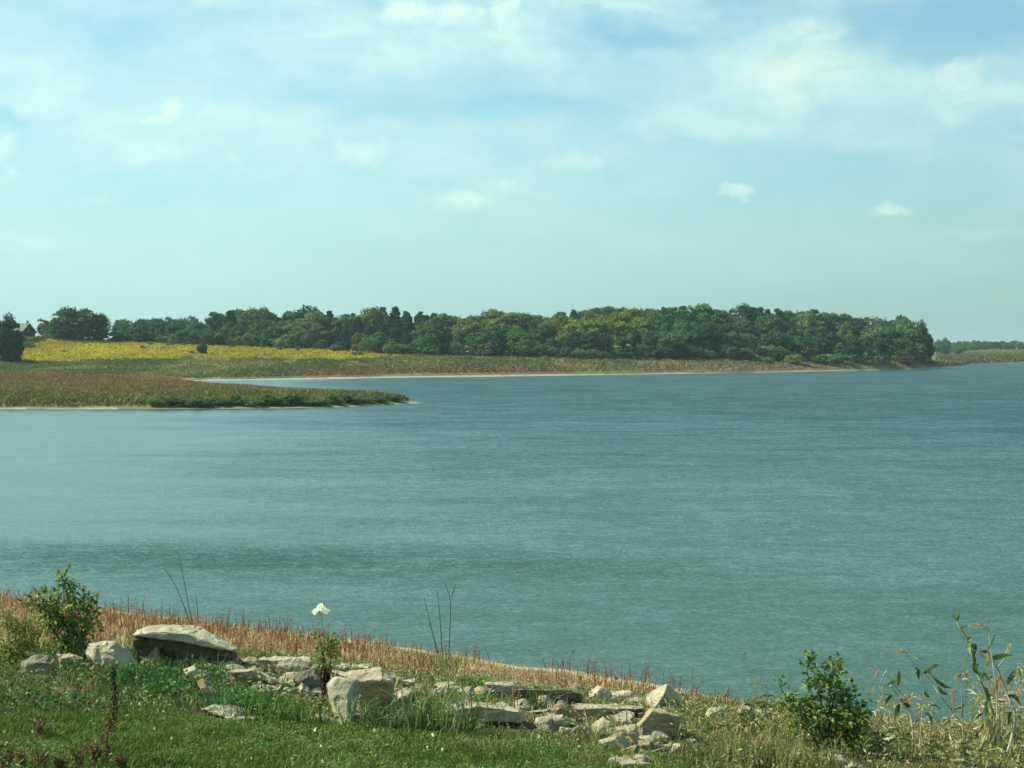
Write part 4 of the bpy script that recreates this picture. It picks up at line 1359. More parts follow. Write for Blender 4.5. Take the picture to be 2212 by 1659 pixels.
m = rng.uniform(0, 1, nn) < .55
q = np.stack([x, y, z + hh * rng.uniform(.2, .9, nn)], 1)[m]
nl = len(q)
b.leaves(q, rand_dirs(nl, -.2), rand_dirs(nl, .0), rng.uniform(.03, .075, nl), rng.uniform(.018, .04, nl), np.clip(cg[m] * rng.uniform(.7, 1.25, (nl, 1)), 0, 1))
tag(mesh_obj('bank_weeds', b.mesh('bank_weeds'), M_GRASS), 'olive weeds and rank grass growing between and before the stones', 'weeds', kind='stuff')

# dark leafy ground cover at the left
x, y, z, t, u, v = near_points(90000, 17, 30)
vl = np.interp(u, LAWN_U, LAWN_V)
k = (u < 760) & (rng.uniform(0, 1, len(x)) < np.exp(-((v - vl + 45) / 38) ** 2) * sstep(fbm(x * 1.3, y * 1.3, 221, 3), .33, .55) * (1 - sstep(u, 420, 760)))
x, y, z = x[k], y[k], z[k]
nn = len(x)
hb = .05 + .34 * fbm(x * 2.1, y * 2.1, 223, 3) ** 1.3
q = np.stack([x, y, z + hb * rng.uniform(.15, 1, nn)], 1)
b = Bag()
b.leaves(q, rand_dirs(nn, -.3), rand_dirs(nn, .1), rng.uniform(.04, .085, nn), rng.uniform(.03, .06, nn), jitter((.045, .100, .026), nn, .32))
tag(mesh_obj('leafy_ground_cover', b.mesh('leafy_ground_cover'), M_LEAF), 'dark green leafy ground cover below the left boulders', 'weeds', kind='stuff')

# dry gold and red grass down to the water
x, y, z, t, u, v = near_points(250000, 21, 50)
rm = rough_mask(u, v, x, y)
patch = fbm(x * .9, y * .9, 231, 3)
k = (t > .2) & (rng.uniform(0, 1, len(x)) < (1 - .9 * rm) * np.clip(.18 + 1.1 * (patch - .3), .08, 1) * sstep(t, .1, 1.3))
x, y, z, t, u = x[k], y[k], z[k], t[k], u[k]
nn = len(x)
pr = fbm(x * .55 + 5, y * .55, 233, 3)
c0 = lerp(np.broadcast_to(C_(.34, .245, .135), (nn, 3)), np.broadcast_to(C_(.27, .135, .080), (nn, 3)), sstep(pr + rng.normal(0, .09, nn), .42, .58))
pick = rng.uniform(0, 1, nn)
c0 = np.where((pick < .16)[:, None], C_(.52, .43, .26), c0)
c0 = np.where((pick > .84)[:, None], C_(.135, .150, .055), c0)
c0 = c0 * rng.uniform(.55, 1.35, (nn, 1))
hh = rng.uniform(.04, .26, nn) * (.35 + 1.2 * patch[k])
b = Bag()
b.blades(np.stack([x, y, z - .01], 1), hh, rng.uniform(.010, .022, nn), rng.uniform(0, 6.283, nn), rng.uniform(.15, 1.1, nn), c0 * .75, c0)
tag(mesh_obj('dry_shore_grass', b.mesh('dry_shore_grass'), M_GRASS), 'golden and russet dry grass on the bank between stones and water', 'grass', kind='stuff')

# upright red-brown seed stalks
x, y, z, t, u, v = near_points(7200, 22, 49)
k = (t > .35) & (rng.uniform(0, 1, len(x)) < (1 - .95 * rough_mask(u, v, x, y)) * sstep(fbm(x * .5, y * .5, 241, 2), .34, .62))
x, y, z = x[k], y[k], z[k]
nn = len(x)
b = Bag()
H = rng.uniform(.22, .62, nn) * rng.uniform(.7, 1.15, nn)
P = np.stack([x, y, z], 1)
aa = rng.uniform(0, 6.283, nn); ln = rng.uniform(.02, .28, nn) + .5 * (rng.uniform(0, 1, nn) < .25)
cs = jitter((.17, .062, .042), nn, .3)
b.blades(P, H, rng.uniform(.010, .016, nn), aa, ln, cs * .9, cs)
b.blades(P, H, rng.uniform(.010, .016, nn), aa, ln, cs * .9, cs)
for j in range(9):
    s = rng.uniform(.35, 1.0, nn)
    q = P + np.stack([np.cos(aa) * H * ln * s ** 2, np.sin(aa) * H * ln * s ** 2, H * s * (1 - .2 * ln)], 1)
    b.leaves(q, rand_dirs(nn, .0), rand_dirs(nn, -1), rng.uniform(.02, .055, nn), rng.uniform(.012, .026, nn), jitter((.21, .085, .055), nn, .35))
tag(mesh_obj('red_seed_stalks', b.mesh('red_seed_stalks'), M_GRASS), 'thin reddish seed stalks standing out of the dry shore grass', 'weeds', kind='stuff')

# arching foxtail grass
x, y, z, t, u, v = near_points(5200, 16.5, 29)
k = rng.uniform(0, 1, len(x)) < (rough_mask(u, v, x, y) * (1 - lawn_mask(u, v, x, y)) * .75 + .20 * lawn_mask(u, v, x, y) * (u < 700)) * sstep(fbm(x * .7, y * .7, 251, 2), .32, .6)
x, y, z = x[k], y[k], z[k]
nn = len(x)
b = Bag()
H = rng.uniform(.12, .34, nn)
aa = rng.uniform(0, 6.283, nn); ln = rng.uniform(.15, .55, nn)
P = np.stack([x, y, z], 1)
cs = jitter((.12, .155, .055), nn, .25)
b.blades(P, H, np.full(nn, .009), aa, ln, cs * .7, cs)
tip = P + np.stack([np.cos(aa) * H * ln, np.sin(aa) * H * ln, H * (1 - .45 * ln ** 2)], 1) * .93
dirv = np.stack([np.cos(aa), np.sin(aa), rng.uniform(-.5, .5, nn)], 1)
for j in range(2):
    b.leaves(tip, dirv, rand_dirs(nn, -.2), rng.uniform(.06, .10, nn), rng.uniform(.014, .020, nn), jitter((.27, .29, .14), nn, .2))
tag(mesh_obj('foxtail_grass', b.mesh('foxtail_grass'), M_GRASS), 'arching foxtail grass with pale drooping seed heads round the stones', 'grass', kind='stuff')


# ------------------------------------------------------------------ foreground: single plants
def zpt(zoom, a, b_):
    ou, ov, k = {1: (0, 1179.5, .2890), 2: (493.7, 1179.5, .2890), 3: (932.6, 1179.5, .2976), 4: (1536, 1261.8, .3055), 7: (1865, 1289, .2228)}[zoom]
    return ou + k * a, ov + k * b_


def npa(p): return np.array([p.x, p.y, p.z])


def smooth_path(pts, n_=10):
    pts = np.asarray(pts, float)
    k = np.linspace(0, 1, len(pts)); q = np.linspace(0, 1, n_)
    P = np.stack([np.interp(q, k, pts[:, i]) for i in range(3)], 1)
    for _ in range(2):
        P[1:-1] = (P[:-2] + 2 * P[1:-1] + P[2:]) / 4
    return P


def bush(name, label, ub, vb, blobs, leaf, count, tone, tone2, cat='bush', stem=(.06, .055, .03), depth_k=.8, dmin=8.0, aspect=.55, clusters=5, d=None, sr=.012):
    base = hit(ub, vb, dmin) if d is None else Vector(((ub - U0) / F * d, d, float(height((ub - U0) / F * d, d))))
    d = base.y
    org = npa(base)
    e = empty(name, base)
    area = sum(bb[2] * bb[3] for bb in blobs)
    bl, bs_ = Bag(), Bag()
    for (u_, v_, ru, rv) in blobs:
        ctr = npa(at(u_, v_, d + rng.uniform(-.08, .08)))
        R_ = np.array([ru, ru * depth_k, rv]) * d / F
        # stem up into the clump
        mid = (org + ctr) / 2 + rng.normal(0, .03, 3)
        bs_.tube(smooth_path([org + np.array([rng.uniform(-.04, .04), rng.uniform(-.04, .04), -.03]), mid, ctr], 7), np.linspace(sr, sr * .35, 7), C_(*stem), 5)
        nt = max(3, int(count * ru * rv / area / clusters))
        q = rand_dirs(nt) * (rng.uniform(.15, 1.08, (nt, 1)) ** .55)
        p = ctr + q * R_
        for i in range(nt):
            if rng.uniform() < .35:
                bs_.tube([ctr + (p[i] - ctr) * .1, (ctr + p[i]) / 2 + np.array([0, 0, -.01]), p[i]], [.004, .003, .002], C_(*stem), 3)
        pp = np.repeat(p, clusters, 0) + rng.normal(0, leaf * .35, (nt * clusters, 3))
        outw = np.repeat(q, clusters, 0)
        D = outw * .6 + rng.normal(0, .6, pp.shape) + np.array([0, 0, -.05])
        Nn = outw * .5 + rng.normal(0, .45, pp.shape) + np.array([0, 0, .8])
        c_ = lerp(np.broadcast_to(np.asarray(tone), pp.shape), np.broadcast_to(np.asarray(tone2), pp.shape), rng.uniform(0, 1, len(pp)))
        bl.leaves(pp, D, Nn, leaf * rng.uniform(.6, 1.25, len(pp)), leaf * aspect * rng.uniform(.7, 1.2, len(pp)), np.clip(c_ * rng.uniform(.65, 1.35, (len(pp), 1)), 0, 1), .18)
    mesh_obj('stems', bs_.mesh(name + '_stems', org), M_STEM, e)
    mesh_obj('foliage', bl.mesh(name + '_foliage', org), M_LEAF, e)
    tag(e, label, cat)
    return e


bush('leafy_bush', 'tall dark green leafy bush at the left behind the grey slab', 150, 1420,
     [(134, 1252, 15, 17), (150, 1262, 20, 14), (108, 1282, 30, 14), (162, 1284, 26, 16), (192, 1300, 20, 20), (70, 1296, 24, 12), (205, 1322, 10, 14), (135, 1320, 50, 28), (175, 1340, 35, 34), (95, 1335, 34, 26), (145, 1375, 52, 36), (165, 1400, 34, 20)],
     .125, 1350, (.055, .105, .024), (.175, .215, .055), aspect=.42)
bush('yellow_weed', 'yellow green straggling weed at the left picture edge', 30, 1430,
     [(12, 1335, 20, 26), (38, 1350, 22, 20), (68, 1352, 24, 22), (20, 1385, 30, 24), (62, 1388, 26, 24), (40, 1412, 44, 20)],
     .095, 1100, (.11, .145, .035), (.22, .22, .06), 'weed', aspect=.28, stem=(.18, .19, .07))
bush('leafy_bush', 'broad green bush at the right with pale glinting leaves', 1785, 1628,
     [(1750, 1420, 14, 12), (1742, 1440, 20, 12), (1800, 1436, 18, 16), (1812, 1450, 14, 12), (1768, 1465, 30, 20), (1706, 1508, 18, 20), (1866, 1526, 14, 18), (1806, 1490, 40, 26), (1742, 1512, 36, 28), (1834, 1520, 30, 28), (1782, 1545, 66, 34), (1800, 1590, 60, 30), (1850, 1560, 28, 32), (1730, 1560, 30, 26)],
     .082, 1750, (.060, .110, .027), (.185, .220, .060), aspect=.7)
bush('bright_weed', 'bright yellow green clump at the right side of the right bush', 1866, 1612,
     [(1858, 1575, 16, 18), (1874, 1548, 13, 20), (1868, 1590, 18, 14)], .06, 260, (.13, .20, .04), (.19, .26, .06), 'weed', aspect=.4)
bush('small_weed', 'small leafy weed just left of the right green bush', 1690, 1535,
     [(1688, 1470, 17, 12), (1690, 1492, 14, 14), (1692, 1512, 10, 12)], .06, 150, (.05, .10, .028), (.10, .15, .04), 'weed')
bush('small_weed', 'dark round leaved weed right of the bright green clump', 1895, 1630,
     [(1893, 1585, 11, 9), (1900, 1605, 12, 8), (1880, 1612, 10, 8)], .075, 60, (.025, .06, .022), (.04, .08, .03), 'weed', aspect=.8)
bush('wispy_weed', 'wispy pale green weed against the water left of the right bush', 1632, 1545,
     [(1610, 1420, 24, 22), (1632, 1445, 22, 24), (1648, 1480, 18, 26), (1675, 1408, 8, 14), (1652, 1408, 8, 12)], .05, 190, (.11, .14, .06), (.17, .18, .08), 'weed', aspect=.14, stem=(.13, .13, .07), sr=.004)
bush('wispy_weed', 'wispy pale weed right of the right bush top, before the water', 1862, 1560,
     [(1838, 1462, 22, 16), (1866, 1475, 22, 18), (1880, 1500, 20, 20), (1806, 1395, 10, 14)], .05, 170, (.12, .13, .05), (.19, .17, .07), 'weed', aspect=.14, stem=(.13, .13, .07), sr=.004)
# flowering weed by the tall boulder: brown withered foot, green top, white umbel
fb = bush('flowering_weed', 'weed with white flower head on brown withered stalk at centre left', 703, 1508,
          [(690, 1372, 16, 12), (716, 1382, 16, 18), (700, 1400, 26, 18), (722, 1405, 12, 20), (698, 1425, 24, 14)], .06, 420, (.06, .12, .028), (.14, .19, .05), 'weed', aspect=.45)
fo = npa(fb.location); fd = fb.location.y
b = Bag()
for (u_, v_, ru, rv) in [(700, 1455, 13, 18), (706, 1482, 12, 20), (702, 1503, 9, 12)]:
    m_ = 150
    q = rand_dirs(m_) * rng.uniform(.2, 1, (m_, 1)) ** .5
    p = npa(at(u_, v_, fd)) + q * np.array([ru, ru, rv]) * fd / F
    b.leaves(p, rng.normal(0, .5, (m_, 3)) + np.array([0, 0, -.8]), rand_dirs(m_), .06 * rng.uniform(.6, 1.3, m_), .03, jitter((.055, .036, .020), m_, .35))
wl = mesh_obj('withered_leaves', b.mesh('withered_leaves', fo), M_LEAF, fb)
wl['label'] = 'dark brown withered lower leaves'
b = Bag()
head = npa(at(693, 1320, fd))
b.tube(smooth_path([npa(at(702, 1400, fd)), npa(at(698, 1360, fd)), head - np.array([0, 0, .05])], 8), np.linspace(.006, .004, 8), C_(.26, .30, .17), 5)
for i in range(16):
    a_ = rng.uniform(0, 6.283); rr = rng.uniform(.02, .10)
    b.tube([head - np.array([0, 0, .06]), head + np.array([math.cos(a_) * rr * .7, math.sin(a_) * rr * .7, -.01]), head + np.array([math.cos(a_) * rr, math.sin(a_) * rr, .01])], .002, C_(.26, .30, .17), 3)
mesh_obj('flower_stem', b.mesh('flower_stem', fo), M_STEM, fb)
b = Bag()
m_ = 330
q = rand_dirs(m_, -.3) * rng.uniform(.5, 1, (m_, 1)) ** .5 * np.array([.118, .10, .072])
q[:, 2] += .03 * np.cos(q[:, 0] * 40)
b.leaves(head + q, rand_dirs(m_, -.2), rand_dirs(m_, .2), .026, .022, jitter((.78, .78, .70), m_, .06, .01))
fl = mesh_obj('flower_head', b.mesh('flower_head', fo), M_LEAF, fb)
fl['label'] = 'white flower head'


def stems(name, label, paths, r0, tone, zoom, ub, vb, cat='weed', extra=None, dmin=8.0, group=None):
    """bare stalks: each a child of the clump"""
    base = hit(ub, vb, dmin)
    org = npa(base)
    e = empty(name, base)
    for pth in paths:
        pts = [zpt(zoom, a_, b_) for a_, b_ in pth]
        P = [npa(at(u_, v_, base.y + .02 * i)) for i, (u_, v_) in enumerate(pts)]
        b = Bag()
        b.tube(smooth_path(P, 9), np.linspace(r0, r0 * .45, 9), C_(*tone), 5)
        mesh_obj('stem', b.mesh('stem', org), M_STEM, e)
    tag(e, label, cat, group)
    return e, org, base.y


stems('dead_stalk', 'two thin dark leaning stalks above the largest boulder', [[(1425, 590), (1380, 460), (1310, 280), (1230, 170)], [(1440, 580), (1400, 400), (1375, 250), (1335, 70)], [(1482, 580), (1475, 460), (1463, 370)]], .011, (.055, .042, .036), 1, 412, 1350)
stems('dead_stalk', 'three tall dark dead stalks, one forked, before the water at centre', [[(1645, 850), (1655, 600), (1665, 380), (1615, 280)], [(1665, 385), (1682, 330), (1698, 280)], [(1600, 850), (1580, 520), (1562, 340)], [(1585, 880), (1530, 680), (1490, 500), (1460, 380)]], .011, (.060, .046, .036), 2, 963, 1432)
stems('dead_stalk', 'short pale dry stalk in the russet grass at centre', [[(1010, 700), (1020, 620), (1005, 540)], [(1030, 700), (1060, 640), (1130, 565)]], .012, (.40, .30, .17), 2, 788, 1384)
stems('dead_stalk', 'single thin stalk leaning left before the water at centre', [[(1045, 640), (1020, 540), (995, 440)]], .008, (.09, .06, .045), 2, 796, 1366)

# dock spire
ub, vb = zpt(1, 790, 1590)
base = hit(ub, vb); org = npa(base)
e = empty('dock_plant', base)
path = smooth_path([npa(at(*zpt(1, a_, b_), base.y + .01 * i)) for i, (a_, b_) in enumerate([(792, 1600), (800, 1400), (845, 1270), (858, 1100), (842, 930)])], 26)
b = Bag(); b.tube(path, np.linspace(.012, .005, 26), C_(.16, .08, .045), 5)
mesh_obj('stem', b.mesh('dock_stem', org), M_STEM, e)
b = Bag()
for i in range(1, 26):
    s = i / 25
    m_ = 26
    wd = .095 * (1 - .6 * s) if s < .75 else .035
    if s < .35: m_ = 14
    p = path[i] + rand_dirs(m_) * rng.uniform(.2, 1, (m_, 1)) * np.array([wd, wd, .05])
    tone = C_(.13, .062, .036) * (1 - s) + C_(.045, .062, .026) * s
    b.leaves(p, rand_dirs(m_, -.6), rand_dirs(m_), .035 * rng.uniform(.6, 1.3, m_), .022, jitter(tone, m_, .35))
mesh_obj('seed_spike', b.mesh('dock_seed', org), M_LEAF, e)['kind'] = 'stuff'
tag(e, 'tall dark brown dock seed spike standing in the lawn at left', 'weed')

# reddish weeds at the lower left
for i, (u_, v_, hp, lab) in enumerate([(12, 1668, 60, 'at the lower left picture corner'), (48, 1660, 42, 'second from the lower left corner'), (88, 1672, 52, 'third from the lower left corner'),
                                       (128, 1668, 36, 'fourth from the lower left corner'), (172, 1664, 62, 'with tall stems left of the dock spike'), (205, 1650, 40, 'close beside the dock spike foot'),
                                       (262, 1668, 44, 'right of the dock spike foot'), (84, 1592, 40, 'standing alone in the left lawn')]):
    base = hit(u_, min(v_, 1668)); org = npa(base); d = base.y
    e = empty('red_weed', base)
    bs_, bl = Bag(), Bag()
    for j in range(9):
        a_ = rng.uniform(0, 6.283); H_ = hp * d / F * rng.uniform(.5, 1.05)
        tipp = org + np.array([math.cos(a_) * H_ * .45, math.sin(a_) * H_ * .3, H_])
        pth = smooth_path([org, (org + tipp) / 2 + np.array([0, 0, .03]), tipp], 7)
        bs_.tube(pth, np.linspace(.006, .003, 7), C_(.20, .075, .045), 4)
        for s in range(1, 7):
            m_ = 4
            p = pth[s] + rng.normal(0, .02, (m_, 3))
            bl.leaves(p, rand_dirs(m_, -.3), rand_dirs(m_, .0), .05 * rng.uniform(.5, 1.2, m_), .018, jitter((.13, .070, .042) if rng.uniform() < .6 else (.09, .105, .035), m_, .3))
    mesh_obj('stems', bs_.mesh('red_weed_stems', org), M_STEM, e)
    mesh_obj('foliage', bl.mesh('red_weed_leaves', org), M_LEAF, e)
    tag(e, 'reddish brown weed ' + lab, 'weed', 'reddish weeds in the left lawn')

# grass tufts in front of stones
def tuft(label, u_, v_, n_, hpx, spread, tone, wd=.016, lean=(.1, 1.15)):
    base = hit(u_, v_); org = npa(base); d = base.y
    b = Bag()
    P = org + np.stack([rng.normal(0, spread, n_), rng.normal(0, spread * .7, n_), np.full(n_, -.02)], 1)
    P[:, 2] = height(P[:, 0], P[:, 1]) - .02
    cs = jitter(tone, n_, .25)
    b.blades(P, hpx * d / F * rng.uniform(.45, 1.1, n_), rng.uniform(wd * .7, wd * 1.3, n_), rng.uniform(0, 6.283, n_), rng.uniform(*lean, n_), cs * .65, cs * 1.1)
    e = empty('grass_tuft', base)
    o = mesh_obj('blades', b.mesh('grass_blades', org), M_GRASS, e)
    tag(o, kind='stuff')
    tag(e, label, 'grass')


BG = (.070, .120, .060); YG = (.13, .16, .05); GN = (.075, .135, .030); OL = (.15, .145, .055)
tuft('blue green grass tuft against the tall cream boulder', 805, 1572, 55, 90, .16, BG, .020)
tuft('blue green grass tuft before the ochre patched boulder', 862, 1578, 70, 70, .2, BG, .020)
tuft('big pale green grass tuft right of the ochre patched boulder', 930, 1580, 190, 115, .30, (.10, .145, .055), .018)
tuft('tall leafy grass tuft left of the broad flat topped boulder', 985, 1560, 140, 100, .26, (.10, .14, .05), .018)
tuft('green grass tuft growing over the tilted brown slab', 520, 1540, 220, 70, .24, (.055, .12, .04), .015)
tuft('bright green grass tuft below the small pale wedge stone', 625, 1562, 240, 75, .28, GN, .014)
tuft('dark green grass tuft before the cream block at left', 330, 1480, 200, 70, .25, (.05, .105, .035), .016)
tuft('green grass tuft covering the foot of the largest boulder', 440, 1462, 170, 60, .25, (.07, .13, .045), .015)
tuft('green tuft on the dark gap left of the cream cube stone', 1035, 1495, 120, 50, .12, (.06, .12, .03), .014)
tuft('olive grass tuft before the broad flat topped boulder', 1060, 1622, 220, 42, .35, OL, .014)
tuft('green grass tuft below the white stone at centre right', 1190, 1638, 220, 45, .35, GN, .014)
tuft('olive grass tuft left of the warm tan lowest stone', 1330, 1655, 240, 45, .38, OL, .014)
tuft('grey olive grass tuft right of the big tan block', 1560, 1645, 260, 48, .42, (.13, .135, .06), .014)
tuft('olive grass tuft under the left side of the right bush', 1670, 1655, 360, 85, .40, OL, .014)
tuft('green sprout tuft on the long dark boulder', 1165, 1535, 90, 60, .10, (.07, .115, .04), .012)
tuft('pale grass tuft at the foot of the three dead stalks', 960, 1450, 140, 55, .25, YG, .014)

# tall maize-like weeds at the right
CORN = dict(w=(.52, .50, .36), y=(.36, .33, .14), g=(.13, .165, .055), d=(.070, .095, .036), r=(.20, .095, .055), o=(.46, .28, .10), t=(.30, .22, .13), p=(.42, .36, .22), l=(.20, .22, .075))


def stalk_plant(name, label, stalks, leaves_, d, heads=()):
    """stalks: (path, radius, tone); leaves: (path, width px, tone); all in the 7th enlargement's points"""
    u_, v_ = zpt(7, *stalks[0][0][0])
    x_ = (u_ - U0) / F * d
    base = Vector((x_, d, float(height(x_, d)))); org = npa(base)
    e = empty(name, base)
    for i, (pth, r_, tone) in enumerate(stalks):
        P = [npa(at(*zpt(7, a_, b_), d + .05 * math.sin(1.7 * j + i))) for j, (a_, b_) in enumerate(pth)]
        if i == 0:
            P = [org + np.array([rng.uniform(-.03, .03), 0, -.03])] + P[0:] if P[0][2] > org[2] + .02 else P
        b = Bag(); sp_ = smooth_path(P, 3 * len(P))
        b.tube(sp_, np.linspace(r_ * 1.5, r_ * .9, len(sp_)), jitter(CORN[tone], len(sp_), .12), 6)
        mesh_obj('stalk', b.mesh('stalk', org), M_STEM, e)
    for i, (pth, wpx, tone) in enumerate(leaves_):
        P = [npa(at(*zpt(7, a_, b_), d - .03 + .16 * math.sin(2.3 * i + 1.1 * j) * j / 3)) for j, (a_, b_) in enumerate(pth)]
        b = Bag(); sp_ = smooth_path(P, 10)
        b.ribbon(sp_, wpx * .2228 * d / F, jitter(CORN[tone], 10, .18), up=(rng.normal(0, .5), -.9, rng.normal(.2, .4)))
        mesh_obj('leaf', b.mesh('strap_leaf', org), M_LEAF, e)
    for (pth, wpx, tone) in heads:
        P = smooth_path([npa(at(*zpt(7, a_, b_), d)) for a_, b_ in pth], 14)
        b = Bag()
        for j in range(14):
            m_ = 16; rr = wpx * .2228 * d / F * .5
            T_ = (P[min(j + 1, 13)] - P[max(j - 1, 0)])
            b.leaves(P[j] + rng.normal(0, rr * .45, (m_, 3)), T_ + rng.normal(0, .04, (m_, 3)), rand_dirs(m_), .035, .006, jitter(CORN[tone], m_, .2))
        mesh_obj('seed_head', b.mesh('seed_head', org), M_LEAF, e)
    tag(e, label, 'weed')
    return e


dR = hit(2140, 1650).y
stalk_plant('maize_weed', 'tall pale jointed stalk with long leaves at the right edge',
            [([(1375, 1560), (1410, 1480), (1470, 1260), (1475, 1120), (1400, 960), (1330, 780), (1290, 660), (1195, 520)], .015, 'w'), ([(1475, 1130), (1520, 1060)], .008, 'w'), ([(1300, 690), (1380, 590)], .007, 'p')],
            [([(1195, 520), (1240, 450), (1285, 360)], 26, 'l'), ([(1230, 600), (1340, 575), (1470, 570)], 52, 'g'), ([(1400, 850), (1440, 770), (1510, 690)], 52, 'g'), ([(1190, 500), (1220, 600), (1180, 700)], 44, 'o'),
             ([(1200, 530), (1130, 540), (1185, 600)], 36, 'd'), ([(1400, 960), (1480, 970), (1520, 1050)], 40, 'd'), ([(1470, 1120), (1410, 1140), (1405, 1260)], 34, 'd'), ([(1440, 1140), (1510, 1150), (1520, 1230)], 30, 'g'),
             ([(1330, 780), (1300, 880), (1260, 970)], 40, 'r'), ([(1510, 700), (1530, 780), (1550, 830)], 30, 'l'), ([(1470, 1260), (1540, 1240), (1600, 1230)], 22, 'l'), ([(1440, 1500), (1500, 1600), (1580, 1640)], 34, 'g')], dR,
            [([(1380, 590), (1400, 520), (1425, 475)], 34, 'p')])
stalk_plant('maize_weed', 'leafy stalk with dark tip leaves rising highest at the right',
            [([(1270, 1560), (1275, 1150), (1210, 1000), (1150, 850), (1110, 760), (1060, 560), (1010, 400), (930, 300), (900, 210)], .014, 'y')],
            [([(900, 230), (880, 190), (855, 165)], 20, 'd'), ([(905, 240), (925, 180), (900, 120)], 26, 'g'), ([(1015, 420), (1040, 400), (1085, 370)], 44, 'g'), ([(1040, 480), (1090, 470), (1075, 580)], 50, 'd'), ([(1020, 430), (1025, 500), (1040, 560)], 40, 'g'),
             ([(1060, 560), (1080, 620), (1060, 700)], 34, 'd'), ([(1110, 740), (1180, 770), (1260, 770)], 56, 'l'), ([(1130, 780), (1200, 800), (1260, 770)], 40, 'd'), ([(1120, 760), (1050, 690), (1130, 650)], 40, 'd'), ([(1150, 870), (1200, 920), (1230, 1040)], 44, 'd'),
             ([(1210, 1000), (1190, 1080), (1190, 1190)], 44, 'g'), ([(1200, 1000), (1110, 960), (1060, 1080)], 40, 'g'), ([(1090, 1180), (1130, 1140), (1180, 1130)], 24, 'd'), ([(1275, 1150), (1120, 1280), (1080, 1400)], 34, 'd'), ([(940, 310), (1000, 280), (1030, 300)], 18, 't'),
             ([(1100, 1110), (1050, 1060), (1010, 1070)], 26, 'l'), ([(990, 640), (960, 680), (1020, 720)], 22, 'l')], dR - .25)
stalk_plant('foxtail_reed', 'slender reed with drooping pinkish seed plume at the right edge',
            [([(1290, 1560), (1300, 1080), (1285, 900), (1260, 680), (1240, 550), (1215, 340)], .006, 'w')],
            [([(1300, 1000), (1330, 1020), (1420, 1010)], 14, 'r'), ([(1285, 900), (1230, 800), (1180, 700)], 16, 'l')], dR - .4, [([(1215, 340), (1190, 290), (1140, 265), (1080, 275)], 46, 't')])
stalk_plant('pale_reed', 'straight pale reed standing upright left of the tall stalks',
            [([(968, 1560), (966, 1300), (958, 1050), (950, 880)], .008, 'p'), ([(950, 880), (945, 800), (935, 760)], .003, 'p')],
            [([(955, 1060), (900, 1075), (850, 1090)], 22, 'd'), ([(960, 1040), (985, 1055), (1000, 1080)], 16, 'd'), ([(966, 1240), (1010, 1290), (1040, 1310)], 10, 'p')], dR - .5, [([(935, 760), (915, 750), (900, 800)], 30, 't'), ([(990, 760), (1005, 740), (1010, 850)], 30, 't')])
stalk_plant('maize_weed', 'leaning stalk with hooked dark leaves between bush and tall stalks',
            [([(985, 1330), (940, 1210), (840, 1080), (730, 940), (690, 870), (600, 750)], .009, 'w')],
            [([(600, 740), (660, 680), (740, 655)], 44, 'l'), ([(605, 730), (650, 740), (700, 800), (720, 850)], 40, 'd'), ([(700, 800), (760, 860), (860, 890)], 34, 'd'), ([(720, 870), (760, 930), (825, 950)], 36, 'd'), ([(850, 1085), (920, 1070), (985, 1060)], 34, 'd'), ([(600, 745), (590, 720), (620, 700)], 30, 'd')], dR - .1)
stalk_plant('maize_weed', 'leaning pale stalk with red tip leaf right of the right bush',
            [([(480, 1200), (430, 1090), (350, 980), (270, 870), (260, 860)], .010, 'w'), ([(355, 930), (300, 850), (225, 750)], .007, 'w'), ([(170, 820), (200, 750), (230, 710)], .005, 'w')],
            [([(335, 860), (340, 790), (350, 710)], 40, 'r'), ([(340, 870), (365, 820), (370, 760)], 30, 'g'), ([(330, 800), (270, 830), (205, 870)], 36, 'l'), ([(275, 950), (240, 1000), (205, 1055)], 34, 'd'), ([(370, 1000), (430, 1010), (485, 920)], 40, 'o'), ([(390, 1010), (430, 1060), (450, 1080)], 50, 'd'),
             ([(350, 1040), (330, 1120), (305, 1230)], 50, 'd'), ([(320, 980), (360, 990), (390, 1030)], 30, 'r'), ([(110, 780), (120, 730), (155, 705)], 22, 'r')], dR + .3)
stalk_plant('maize_weed', 'short hooked dark leaf stalk before the water near the right',
            [([(560, 1250), (575, 1100), (600, 1030), (560, 720)], .006, 'p'), ([(400, 530), (450, 600), (500, 660)], .004, 't')],
            [([(500, 690), (530, 720), (540, 810)], 44, 'd'), ([(500, 685), (520, 690), (545, 700)], 24, 'r'), ([(490, 600), (530, 590), (585, 595)], 20, 'l'), ([(590, 920), (620, 960), (650, 970)], 40, 'd'), ([(600, 1030), (570, 1060), (550, 1120)], 36, 'g'), ([(640, 1050), (700, 1050), (760, 1100)], 20, 'd'), ([(600, 1120), (650, 1160), (665, 1250)], 30, 'd'), ([(540, 1180), (505, 1210), (490, 1260)], 36, 'd')], dR + .1,
            [([(300, 550), (350, 520), (420, 530)], 26, 't'), ([(880, 900), (870, 960), (865, 1010)], 30, 't')])
stalk_plant('dry_stalk', 'short bleached dry stalk leaning left among the right stones',
            [([(760, 1530), (740, 1470), (680, 1380), (600, 1290), (560, 1220)], .011, 'p')],
            [([(680, 1380), (750, 1340), (770, 1420)], 16, 't'), ([(740, 1470), (690, 1500), (660, 1480)], 12, 'r'), ([(620, 1310), (580, 1350), (600, 1380)], 24, 'o')], dR - .2)
